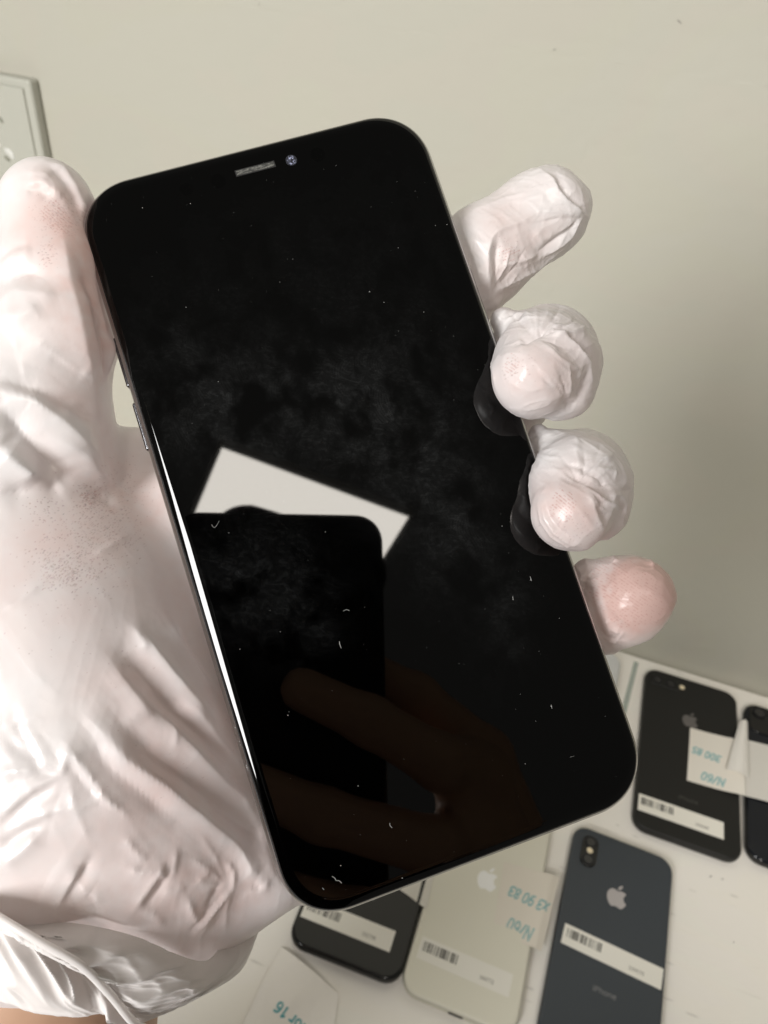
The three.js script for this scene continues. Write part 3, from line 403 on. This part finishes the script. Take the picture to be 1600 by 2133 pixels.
  const cuffMat = new THREE.MeshPhysicalMaterial({ color: lin(0.93, 0.895, 0.875), roughness: 0.92, transmission: 0.34, thickness: 0, clearcoat: 0.45, clearcoatRoughness: 0.3, side: THREE.DoubleSide });
  // outer sheet: from the lip over the heel of the hand down to the rolled rim
  const outer = loft([
    [[-130, 1860, -8], [-40, 1900, 6], [40, 1922, 9], [160, 1926, 10.5], [280, 1952, 10], [380, 1994, 7], [440, 1996, 0], [478, 1930, -9], [505, 1880, -15], [500, 1830, -26]],
    [[-130, 1878, -5], [-50, 1912, 9], [40, 1942, 12.5], [150, 1958, 14], [270, 1990, 13], [360, 2026, 10], [430, 2042, 5], [510, 1985, -7], [541, 1915, -16], [530, 1850, -28]],
    [[-130, 1878, -3], [-50, 1908, 11], [30, 1945, 14.5], [130, 1985, 16], [240, 2035, 14.5], [330, 2062, 11], [410, 2066, 6], [490, 2015, -5], [530, 1960, -15], [540, 1890, -30]],
    [[-130, 1868, -2], [-50, 1895, 12], [10, 1928, 15.5], [95, 1975, 16.5], [190, 2028, 15.5], [270, 2086, 12.5], [340, 2098, 8], [430, 2062, 0], [490, 2030, -12], [520, 1990, -30]],
    [[-130, 1850, -2], [-50, 1880, 11.5], [0, 1912, 15.5], [80, 1960, 17], [170, 2012, 16], [230, 2072, 14], [280, 2130, 11], [330, 2120, 5], [400, 2082, -6], [460, 2050, -26]],
  ], 150, 60, 0.35, (u, v) => 1.7 * ridge(u + v * 0.25, v, 11, 2.2, 3) * Math.sin(v * Math.PI) + 0.45 * ridge(u * 2 - v * 0.6, v + u, 9, 4, 14) * Math.sin(v * Math.PI) + 0.25 * ridge(u * 2 + v * 0.9, v - u, 15, 5, 19) * Math.sin(v * Math.PI) + 0.5 * ridge(u + v * 0.3, v, 26, 5, 8) * smooth(0.3, 0.7, u) - 0.4);
  const cuff = mesh('cuff', outer, cuffMat, glove); cuff.userData.label = 'loose folded glove cuff';
  const inner = loft([
    [[-130, 1850, -6], [-50, 1885, 7], [0, 1915, 11], [80, 1966, 13], [170, 2018, 12.5], [235, 2080, 11], [280, 2128, 8]],
    [[-130, 1920, -4], [-50, 1945, 9], [10, 1975, 13], [90, 2010, 14.5], [160, 2048, 13.5], [220, 2094, 11], [265, 2132, 8]],
    [[-130, 2010, -4], [-50, 2030, 8], [20, 2050, 12.5], [90, 2070, 13.5], [150, 2088, 13], [205, 2108, 10.5], [250, 2134, 7]],
    [[-130, 2050, -6], [-50, 2068, 6], [20, 2096, 10], [80, 2114, 11], [165, 2121, 11], [215, 2116, 9], [255, 2140, 6]],
  ], 110, 44, 0.35, (u, v) => 2.4 * ridge(u - v * 0.35, v, 8, 1.1, 5) * Math.sin(Math.min(1, v * 1.1) * Math.PI) + 0.35 * ridge(u - v * 0.3, v, 20, 2.4, 2) - 0.5);
  mesh('inner_cuff', inner, cuffMat, cuff);
  const beadPts = [[-130, 1850, -1], [-50, 1880, 12.4], [0, 1912, 16.4], [80, 1960, 17.9], [170, 2012, 16.9], [230, 2072, 14.9], [280, 2131, 11.8], [330, 2150, 4]].map(([a, b, z]) => V(...L(a, b, z)).multiplyScalar(MM));
  mesh('rolled_rim', new THREE.TubeGeometry(new THREE.CatmullRomCurve3(beadPts), 120, 0.65 * MM, 10), cuffMat, cuff);
}

// ---------------------------------------------------------------- the person: arms, head and the other hand, seen only in the glass
const camPhone = new THREE.Group(); camPhone.name = 'smartphone_007';
{
  const world = (x, y, z) => eye.clone().addScaledVector(camRight, x * MM).addScaledVector(camUp, y * MM).addScaledVector(camBack, z * MM);
  const inv = heldMatrix.clone().invert(), toL = (w) => { const p = w.clone().applyMatrix4(inv); return [p.x / MM, p.y / MM, p.z / MM]; };
  const K = (x, y, z, r) => ({ p: toL(world(x, y, z)), r }), G = (x, y, z, r) => ({ p: toL(V(x, y, z)), r });
  const chain = (pts, k) => pts.slice(1).map((q, i) => [capsule(pts[i].p, q.p, pts[i].r, q.r), k]);
  const skin = (parts, h, pad) => {
    const f = union(parts.flatMap((c) => chain(c.pts, c.k))), all = parts.flatMap((c) => c.pts);
    const lo = [0, 1, 2].map((i) => Math.min(...all.map((q) => q.p[i] - q.r)) - pad), hi = [0, 1, 2].map((i) => Math.max(...all.map((q) => q.p[i] + q.r)) + pad);
    const { pos, idx } = surfaceNet(f, lo, hi, h); const P = pos.map((v) => v * MM), g = new THREE.BufferGeometry(); g.setAttribute('position', new THREE.BufferAttribute(P, 3)); g.setAttribute('normal', new THREE.BufferAttribute(vertexNormals(P, idx), 3)); g.setIndex(new THREE.BufferAttribute(idx, 1)); return g;
  };
  // the other hand, closed round the telephone that takes the picture
  const hand = skin([
    { k: 4, pts: [K(-7, -32, -7, 7.6), K(16, -43, -9, 8.4), K(42, -58, -5, 9.6), K(62, -66, 14, 11)] },
    { k: 4, pts: [K(-26, -62, -7, 7.8), K(0, -73, -9, 8.6), K(40, -86, -5, 9.8), K(64, -88, 14, 11)] },
    { k: 4, pts: [K(-12, -97, -7, 7.5), K(12, -105, -8, 8.2), K(42, -108, -4, 9.4), K(64, -108, 15, 10.5)] },
    { k: 4, pts: [K(2, -123, -6, 6.5), K(22, -126, -6, 7.2), K(46, -126, -1, 8.2), K(64, -124, 17, 10)] },
    { k: 8, pts: [K(62, -66, 16, 12), K(66, -90, 22, 14), K(66, -122, 24, 13), K(90, -140, 44, 20)] },
    { k: 5, pts: [K(86, -110, 36, 16), K(70, -60, 34, 11), K(40, -36, 25, 9), K(18, -24, 21, 7.6)] },
    { k: 8, pts: [K(52, -60, 6, 9), K(54, -90, 8, 10), K(54, -120, 12, 9)] },
    { k: 10, pts: [K(84, -120, 40, 20), K(110, -175, 66, 24), K(150, -250, 130, 30)] },
  ], 2.4, 8);
  const forearm = skin([{ k: 8, pts: [{ p: L(105, 1900, -20), r: 21 }, { p: L(78, 2010, -21), r: 21.5 }, { p: L(45, 2180, -24), r: 24 }, G(-0.30, 0.265, 0.575, 30), G(-0.37, 0.19, 0.67, 40)] }], 3, 10);
  const hc = world(-8, 12, 395), fw = HELD.clone().sub(hc).normalize(), sd = V(1, 0, 0).addScaledVector(fw, -fw.x).normalize(), up = sd.clone().cross(fw).negate(); if (up.y < 0) up.negate();
  const F = (s, u, f, r) => ({ p: toL(hc.clone().addScaledVector(sd, s * MM).addScaledVector(up, u * MM).addScaledVector(fw, f * MM)), r });
  const head = skin([
    { k: 14, pts: [F(0, 18, -10, 72), F(0, 0, 4, 66), F(0, -52, 24, 52), F(0, -78, 40, 34)] }, { k: 10, pts: [F(0, 10, 72, 9), F(0, -22, 92, 9)] }, { k: 6, pts: [F(-12, -26, 80, 7), F(12, -26, 80, 7)] },
    { k: 6, pts: [F(-20, -52, 74, 5), F(20, -52, 74, 5)] }, { k: 8, pts: [F(-46, 22, 62, 8), F(-14, 24, 76, 7)] }, { k: 8, pts: [F(46, 22, 62, 8), F(14, 24, 76, 7)] },
    { k: 6, pts: [F(-78, 10, -6, 8), F(-80, -22, 0, 7)] }, { k: 6, pts: [F(78, 10, -6, 8), F(80, -22, 0, 7)] }, { k: 12, pts: [F(0, -60, -20, 52), F(0, -150, -70, 54)] },
  ], 4, 12);
  const skinMat = new THREE.MeshPhysicalMaterial({ color: lin(0.52, 0.32, 0.215), roughness: 0.5 });
  const strip = (g) => { const q = g.clone(); return q; };
  mesh('body', mergeGeometries([hand, forearm, head].map(strip)), skinMat, person);
  mesh('hair', skin([{ k: 14, pts: [F(0, 30, -22, 78), F(0, 8, -36, 74), F(0, -40, -44, 60)] }, { k: 14, pts: [F(-46, 70, 20, 34), F(46, 70, 20, 34)] }], 5, 14), new THREE.MeshStandardMaterial({ color: lin(0.012, 0.010, 0.009), roughness: 0.55 }), person);
  const sh = hc.clone().add(V(0, -0.27, 0.10));
  const S = (x, y, z, r) => G(sh.x + x, sh.y + y, sh.z + z, r);
  mesh('shirt', skin([
    { k: 40, pts: [S(-0.15, 0.0, 0, 62), S(0.15, 0.0, 0, 62)] }, { k: 50, pts: [S(-0.09, -0.12, 0.0, 108), S(-0.08, -0.5, 0.02, 112)] }, { k: 50, pts: [S(0.09, -0.12, 0.0, 108), S(0.08, -0.5, 0.02, 112)] },
    { k: 40, pts: [S(-0.17, -0.01, 0, 60), G(-0.385, 0.18, 0.70, 50)] }, { k: 40, pts: [S(0.17, -0.01, 0, 60), { p: toL(world(190, -330, 240)), r: 50 }] }, { k: 20, pts: [{ p: toL(world(190, -330, 240)), r: 48 }, { p: toL(world(152, -255, 135)), r: 36 }] }, { k: 20, pts: [G(-0.385, 0.18, 0.70, 48), G(-0.345, 0.215, 0.635, 42)] },
  ], 9, 30), new THREE.MeshStandardMaterial({ color: lin(0.02, 0.02, 0.024), roughness: 0.85 }), person);
  // the telephone that takes the picture
  camPhone.applyMatrix4(new THREE.Matrix4().makeBasis(camRight.clone().negate(), camUp, camBack.clone().negate()).setPosition(world(-15.2, -40.6, 6))); scene.add(camPhone);
  tag(camPhone, 'black smartphone taking the picture, its back mirrored in the dark screen', 'smartphone');
  const W = 78.5, H = 146.7, T = 3.8;
  mesh('frame', sweep(W, H, 11, [[0.4, T - 0.5], [0, T - 1], [0, -T + 1], [0.4, -T + 0.5]], false, false), M.blackAlu, camPhone);
  mesh('back_glass', sweep(W, H, 11, [[1.2, T], [0.6, T - 0.1], [0.4, T - 0.5]], true, false), new THREE.MeshStandardMaterial({ color: lin(0.004, 0.004, 0.005), roughness: 0.6 }), camPhone);
  mesh('screen', sweep(W, H, 11, [[0.4, -T + 0.5], [0.6, -T + 0.1], [1.2, -T]], false, true), M.blackGlass, camPhone);
}

// ---------------------------------------------------------------- telephones, stickers and notes on the table
const font = await new FontLoader().loadAsync('fonts/droid/droid_sans_regular.typeface.json');
function logoShape() {
  const s = new THREE.Shape();
  s.moveTo(0.02, 0.60); s.bezierCurveTo(0.14, 0.60, 0.26, 0.72, 0.46, 0.70); s.bezierCurveTo(0.62, 0.69, 0.74, 0.62, 0.82, 0.50); s.bezierCurveTo(0.50, 0.30, 0.52, -0.20, 0.90, -0.36); s.bezierCurveTo(0.80, -0.64, 0.60, -0.98, 0.38, -0.98); s.bezierCurveTo(0.22, -0.98, 0.16, -0.88, 0.0, -0.88); s.bezierCurveTo(-0.16, -0.88, -0.24, -0.98, -0.38, -0.98); s.bezierCurveTo(-0.62, -0.98, -0.90, -0.48, -0.90, -0.04); s.bezierCurveTo(-0.90, 0.42, -0.62, 0.70, -0.34, 0.70); s.bezierCurveTo(-0.18, 0.70, -0.10, 0.60, 0.02, 0.60);
  const l = new THREE.Shape(); l.moveTo(0.02, 0.74); l.bezierCurveTo(0.0, 0.98, 0.18, 1.20, 0.42, 1.26); l.bezierCurveTo(0.44, 1.00, 0.26, 0.76, 0.02, 0.74);
  return [s, l];
}
function logoGeo(size) { const g = new THREE.ExtrudeGeometry(logoShape(), { depth: 0.06 / size, bevelEnabled: false, curveSegments: 14 }); g.scale(size * MM, size * MM, size * MM); return g; }
function wordGeo(size) { const g = new TextGeometry('iPhone', { font, size: size * MM, depth: 0.05 * MM, curveSegments: 4 }); g.computeBoundingBox(); g.translate(-(g.boundingBox.max.x) / 2, 0, 0); return g; }
function barcodeTex(number, seed) {
  return canvasTexture(640, 128, (c, w, h) => {
    const R = rng(seed); c.fillStyle = '#efece2'; c.fillRect(0, 0, w, h); c.fillStyle = '#1d1d1b';
    let x = 22; while (x < 258) { const b = 3 + Math.floor(R() * 3) * 3; c.fillRect(x, 22, b, 56); x += b + 3 + Math.floor(R() * 3) * 4; }
    c.font = '30px sans-serif'; c.fillStyle = '#55534e'; c.fillText(number, 430, 96);
  });
}
// a telephone lying face down: own frame x right, y towards the wall, z up; then laid on the table
function tablePhone(name, label, { W, H, T, R, x, z, turn, frame, back, logo, logoY, logoSize = 6.6, word, wordY, alu = false }) {
  const g = new THREE.Group(); g.name = name; g.position.set(x * MM, 0.0003, z * MM); g.rotation.set(-Math.PI / 2, 0, turn); scene.add(g);
  tag(g, label, 'smartphone', 'phones lying face down on the white table');
  const e = T * 0.5;
  const side = alu ? [[1.6, T], ...arc(1.6, T, 0, e, 7), ...arc(0, e, 1.6, 0, 7, 0)] : [[0.7, T - 1.1], [0.3, T - 1.7], [0, e], [0.3, 1.7], [1.2, 0.4], [2, 0]];
  mesh('frame', sweep(W, H, R, alu ? side.slice(1) : side, alu, true, 12), frame, g);
  if (!alu) mesh('back_glass', sweep(W, H, R, [[2.4, T], [1.7, T - 0.06], [1.1, T - 0.35], [0.7, T - 0.9]], true, false, 12), back, g);
  if (logo) { const l = logoGeo(logoSize); l.translate(0, logoY * MM, (T + 0.01) * MM); mesh('logo', l, logo, g); }
  if (word) { const l = wordGeo(3.4); l.translate(0, wordY * MM, (T + 0.01) * MM); mesh('lettering', l, word, g); }
  return g;
}
function sticker(phone, T, cx, cy, w, h, rot, number, seed) {
  const g = new THREE.BoxGeometry(w * MM, h * MM, 0.1 * MM);
  const t = barcodeTex(number, seed), m = new THREE.MeshStandardMaterial({ map: t, roughness: 0.6 });
  const s = mesh('barcode_label', g, [M.paper, M.paper, M.paper, M.paper, m, M.paper], phone); s.position.set(cx * MM, cy * MM, (T + 0.08) * MM); s.rotation.z = rot; return s;
}
function lens(parent, x, y, z, r, h = 0.6) { const a = new THREE.CylinderGeometry(r * MM, r * MM, h * MM, 28); a.rotateX(Math.PI / 2); a.translate(x * MM, y * MM, (z + h / 2) * MM); const o = mesh('camera_lens', a, M.lensRing, parent); const b = new THREE.CylinderGeometry(r * 0.72 * MM, r * 0.72 * MM, 0.2 * MM, 24); b.rotateX(Math.PI / 2); b.translate(x * MM, y * MM, (z + h + 0.04) * MM); mesh('glass', b, M.lens, o); return o; }
function flash(parent, x, y, z, r) { const a = new THREE.CylinderGeometry(r * MM, r * MM, 0.2 * MM, 20); a.rotateX(Math.PI / 2); a.translate(x * MM, y * MM, z * MM); return mesh('flash', a, M.flash, parent); }

{ // matt black, dual camera side by side
  const p = tablePhone('smartphone_001', 'matt black phone with a barcode strip and a blue-inked note, nearest the wall', { W: 77.9, H: 158.2, T: 7.3, R: 12, x: -1.2, z: 98, turn: 0, frame: M.mattBlack, logo: M.logoDim, logoY: 33.5, logoSize: 7, word: M.letterDim, wordY: -44, alu: true });
  const b = new RoundedBoxGeometry(24 * MM, 10.6 * MM, 1.4 * MM, 4, 0.6 * MM); b.translate(-22.5 * MM, 66 * MM, 7.5 * MM); mesh('camera_bump', b, M.blackAlu, p);
  lens(p, -29, 66, 8.1, 4.1, 0.4); lens(p, -17.5, 66, 8.1, 4.1, 0.4); flash(p, -7.6, 67, 7.4, 2.3);
  sticker(p, 7.3, -5, -58.3, 62, 14, 0, '339040', 3);
}
{ // dark grey glass, upright camera pill
  const p = tablePhone('smartphone_002', 'dark grey glass phone with upright camera bump and a barcode strip across its middle', { W: 70.9, H: 143.6, T: 7.7, R: 11.5, x: -46.8, z: 264, turn: -0.03, frame: M.steel, back: M.greyGlass, logo: M.logoGrey, logoY: 29.5, logoSize: 7.2, word: M.letter, wordY: -33.5 });
  const b = new THREE.Group(); b.name = 'camera_bump'; p.add(b); b.position.set(-22.6 * MM, 53.5 * MM, 7.7 * MM);
  mesh('plate', sweep(11.2, 23, 5.55, [[0.5, 1.3], [0.12, 1.15], [0, 0.8], [0, -0.2]], true, false, 10), M.blackGlass, b);
  lens(b, 0, 6.6, 1.25, 4.2, 0.35); lens(b, 0, -6.4, 1.25, 4.2, 0.35); flash(b, 0.2, 0.4, 1.35, 2.1);
  sticker(p, 7.7, 1.6, -8.8, 63.5, 13, -0.045, '339070', 8);
}
{ // cream
  const p = tablePhone('smartphone_003', 'cream coloured phone with silver logo, a note on its right edge', { W: 72.5, H: 146, T: 7.6, R: 12.5, x: -130.9, z: 266, turn: 0.004, frame: M.creamEdge, back: M.cream, logo: M.logoWhite, logoY: 10.5, logoSize: 7.4 });
  sticker(p, 7.6, -1.6, -46.5, 59, 13.5, -0.02, '344772', 15);
  const port = new RoundedBoxGeometry(9 * MM, 0.5 * MM, 2.6 * MM, 2, 0.2 * MM); port.translate(0, -73 * MM, 3.8 * MM); mesh('charging_port', port, M.gasket, p);
}
{ // glossy black, half hidden under the held one
  const p = tablePhone('smartphone_004', 'glossy black phone with a barcode strip, half hidden below the held phone', { W: 74, H: 150, T: 8, R: 12, x: -205.5, z: 263.5, turn: 0.02, frame: M.blackAlu, back: M.blackGlass, word: M.letter, wordY: -33 });
  sticker(p, 8, -4, -52.3, 60, 13, -0.01, '332796', 21);
}
{ // midnight blue at the right border
  const p = tablePhone('smartphone_005', 'midnight blue black phone cut by the right border, camera plate at its top', { W: 71.5, H: 146.7, T: 7.6, R: 12, x: 78, z: 97.5, turn: -0.02, frame: M.blackAlu, back: M.navyGlass, word: M.letterDim, wordY: 30 });
  const b = new THREE.Group(); b.name = 'camera_bump'; p.add(b); b.position.set(-18 * MM, 56.5 * MM, 7.6 * MM);
  mesh('plate', sweep(29, 29, 7, [[0.5, 1.0], [0.1, 0.85], [0, 0.5], [0, -0.2]], true, false, 8), M.blackGlass, b);
  lens(b, -6.5, 6.5, 0.95, 5.6, 0.9); lens(b, 6.5, -6.5, 0.95, 5.6, 0.9); flash(b, 7, 7.4, 1.05, 2);
}
{ // pale phone whose corner peeps out beside the little finger
  const p = tablePhone('smartphone_006', 'pale silver phone, only its rounded corner showing beside the little finger', { W: 70.9, H: 143.6, T: 7.7, R: 12, x: -99, z: 87, turn: -0.03, frame: new THREE.MeshStandardMaterial({ color: lin(0.5, 0.53, 0.52), metalness: 0.5, roughness: 0.3 }), back: new THREE.MeshPhysicalMaterial({ color: lin(0.66, 0.67, 0.66), roughness: 0.12 }) });
}
// ---- paper notes, bent sheets with handwriting
function note(name, label, corners, bend, lines, o = {}) {
  // corners in table millimetres [x, z] clockwise from the far left, bend(u, v) = height in mm
  const nu = 26, nv = 18, pos = [], uv = [], idx = [], [A, B, C, D] = corners;
  for (let j = 0; j <= nv; j++) for (let i = 0; i <= nu; i++) { const u = i / nu, v = j / nv, x = (A[0] * (1 - u) + B[0] * u) * (1 - v) + (D[0] * (1 - u) + C[0] * u) * v, z = (A[1] * (1 - u) + B[1] * u) * (1 - v) + (D[1] * (1 - u) + C[1] * u) * v; pos.push(x * MM, bend(u, v) * MM, z * MM); uv.push(u, 1 - v); }
  for (let j = 0; j < nv; j++) for (let i = 0; i < nu; i++) { const a = j * (nu + 1) + i, b = a + 1, c = a + nu + 1, d = c + 1; idx.push(a, c, b, b, c, d); }
  const N = pos.length / 3; for (let i = 0; i < N; i++) { pos.push(pos[i * 3], pos[i * 3 + 1] - 0.00012, pos[i * 3 + 2]); uv.push(uv[i * 2], uv[i * 2 + 1]); }
  const m = idx.length; for (let k = 0; k < m; k += 3) idx.push(idx[k] + N, idx[k + 2] + N, idx[k + 1] + N);
  const rim = (a, b) => idx.push(a, b, a + N, b, b + N, a + N);
  for (let i = 0; i < nu; i++) { rim(i + 1, i); rim(nv * (nu + 1) + i, nv * (nu + 1) + i + 1); } for (let j = 0; j < nv; j++) { rim(j * (nu + 1), (j + 1) * (nu + 1)); rim((j + 1) * (nu + 1) + nu, j * (nu + 1) + nu); }
  const g = new THREE.BufferGeometry(); g.setAttribute('position', new THREE.Float32BufferAttribute(pos, 3)); g.setAttribute('uv', new THREE.Float32BufferAttribute(uv, 2)); g.setIndex(idx); g.computeVertexNormals();
  const map = canvasTexture(512, 512, (c, w, h) => {
    c.fillStyle = o.tone || '#ebe6dc'; c.fillRect(0, 0, w, h); const R = rng(name.length * 31 + lines.length);
    for (let i = 0; i < 900; i++) { c.fillStyle = `rgba(120,110,100,${R() * 0.05})`; c.fillRect(R() * w, R() * h, 2 + R() * 5, 1 + R() * 3); }
    for (const [text, x, y, size, rot] of lines) { c.save(); c.translate(x * w, y * h); c.rotate(Math.PI + rot); c.font = `italic ${size}px sans-serif`; c.lineWidth = 5; c.strokeStyle = o.ink || '#4aa3ad'; c.fillStyle = 'rgba(80,170,178,0.35)'; c.strokeText(text, 0, 0); c.restore(); }
  });
  const s = mesh(name, g, new THREE.MeshStandardMaterial({ map, roughness: 0.75 })); return tag(s, label, o.category || 'note', o.group);
}
note('paper_note', 'white paper note with blue writing stuck on the matt black phone', [[-1.1, 71.7], [39, 70], [39.5, 122], [-2.5, 123.6]], (u, v) => 7.7 + 1.6 * u * u + 2.2 * Math.pow(u, 4) + 0.4 * Math.sin(v * 3), [['300 85', 0.62, 0.40, 92, 0.1], ['N/60', 0.70, 0.80, 100, 0.08]]);
note('paper_note_001', 'cream paper note with blue writing stuck on the cream phone', [[-122.9, 239.3], [-85, 235.5], [-88.5, 286.5], [-120.6, 287.1]], (u, v) => 8.0 + 1.2 * smooth(0.5, 1, u) + 0.3 * Math.sin(v * 4) - 1.8 * smooth(0.85, 1, u), [['x3 90 83', 0.96, 0.40, 104, 0.12], ['N/60', 0.80, 0.78, 120, 0.1]], { tone: '#e6dfd2' });
note('paper_slip', 'folded white paper slip standing between the two black phones', [[36.4, 53.5], [43.4, 51], [41.5, 108.4], [25.7, 106.3]], (u, v) => 12.5 + 3.2 * Math.sin(u * Math.PI) + 1.2 * v, [], { tone: '#f1eee8', category: 'paper slip' });
note('paper_tape', 'wide white paper strip across the midnight blue phone', [[41, 67.3], [108, 63], [106, 116], [35.1, 121.3]], (u, v) => 9.4 + 0.8 * Math.sin(u * 5) - 0.6 * v, [], { tone: '#dcd9d2', category: 'paper strip' });
note('paper_note_002', 'curled pale paper note with faint blue writing, low on the table below the glove', [[-243, 341], [-200, 352], [-188, 402], [-246, 400]], (u, v) => 1.0 + 5.0 * Math.pow(1 - u, 2) * (0.4 + 0.6 * Math.sin(v * 3)) + 2.5 * Math.sin(u * 3.1) * (1 - v) + 3.2 * (fbm(u * 5, v * 5, 2, 3) - 0.4), [['S1 Nor 16', 0.92, 0.52, 76, 0.12], ['90', 0.34, 0.96, 110, 0.1]], { tone: '#faf6f0' });
note('paper_slip_001', 'small pale paper slip between the glossy black and cream phones', [[-183, 262], [-166.5, 256], [-164, 289], [-184, 284]], (u, v) => 8.6 + 0.5 * Math.sin(u * 6), [], { tone: '#dedad0', category: 'paper slip' });
{ // clear strip by the wall
  const g = new RoundedBoxGeometry(4.2 * MM, 0.6 * MM, 62 * MM, 2, 0.25 * MM); const s = mesh('plastic_strip', g, M.clear); s.position.set(-0.0505, 0.0005, 0.042); s.rotation.y = -0.10; tag(s, 'narrow clear plastic strip lying left of the matt black phone', 'plastic strip');
}
{ // pen marks on the tabletop
  const geos = [[18.1, 190.6, 2.4, 0.5, 0.9], [26.2, 189.5, 1.6, 0.5, 0.3], [33, 231, 0.9, 0.5, 0]].map(([x, z, w, h, r]) => { const g = new THREE.CircleGeometry(0.5, 12); g.scale(w * MM, h * 1.4 * MM, 1); g.rotateZ(r); g.rotateX(-Math.PI / 2); g.translate(x * MM, 0.0004, z * MM); return g; });
  const o = mesh('table_marks', mergeGeometries(geos), new THREE.MeshStandardMaterial({ color: lin(0.2, 0.19, 0.18), roughness: 0.8 })); tag(o, 'small dark scuff marks on the white tabletop beside the grey phone', 'marks', null, 'stuff');
}

{ // faint scuffs on the wall paint
  const geos = [[-167, 473.4, 3.4, 0.7, -0.5], [-231, 452, 2.2, 0.6, 0.4], [-60, 330, 1.6, 0.6, 0.2], [-420, 452, 1.4, 0.5, 1]].map(([x, y, w, h, r]) => { const g = new THREE.CircleGeometry(0.5, 10); g.scale(w * MM, h * MM, 1); g.rotateZ(r); g.translate(x * MM, y * MM, 0.0004); return g; });
  tag(mesh('wall_marks', mergeGeometries(geos), new THREE.MeshStandardMaterial({ color: lin(0.3, 0.28, 0.25), roughness: 0.8 })), 'few small dark scuffs on the pale wall paint', 'marks', null, 'stuff');
}

// ---------------------------------------------------------------- socket plate on the wall
{
  const g = new THREE.Group(); g.name = 'socket_plate'; g.position.set(-0.643, 0.331, 0); scene.add(g);
  tag(g, 'painted over wall socket plate with chipped paint, left of the thumb', 'socket plate');
  const pm = new THREE.MeshStandardMaterial({ color: lin(0.48, 0.48, 0.42), roughness: 0.55, bumpMap: wallBump, bumpScale: 0.0002 });
  const b = new RoundedBoxGeometry(0.086, 0.110, 0.010, 4, 0.0028); b.translate(0, 0, 0.005); mesh('plate', b, pm, g);
  const i = new RoundedBoxGeometry(0.074, 0.098, 0.003, 3, 0.0012); i.translate(0, 0, 0.0105); mesh('inset', i, pm, g);
  const chip = (x, y, s, r, m) => { const c = new THREE.DodecahedronGeometry(s, 0); c.scale(1.4, 0.7, 0.25); c.rotateZ(r); c.translate(x, y, 0.0122); mesh('paint_chip', c, m, g); };
  const dark = new THREE.MeshStandardMaterial({ color: lin(0.26, 0.26, 0.21), roughness: 0.8 }), pale = new THREE.MeshStandardMaterial({ color: lin(0.66, 0.66, 0.62), roughness: 0.6 });
  chip(0.0115, 0.0245, 0.0024, -0.8, dark); chip(0.003, 0.0050, 0.0032, 0.2, pale); chip(0.0135, 0.001, 0.0042, -0.7, pale); chip(0.010, -0.0035, 0.0024, -0.5, dark);
}

renderer.render(scene, camera);
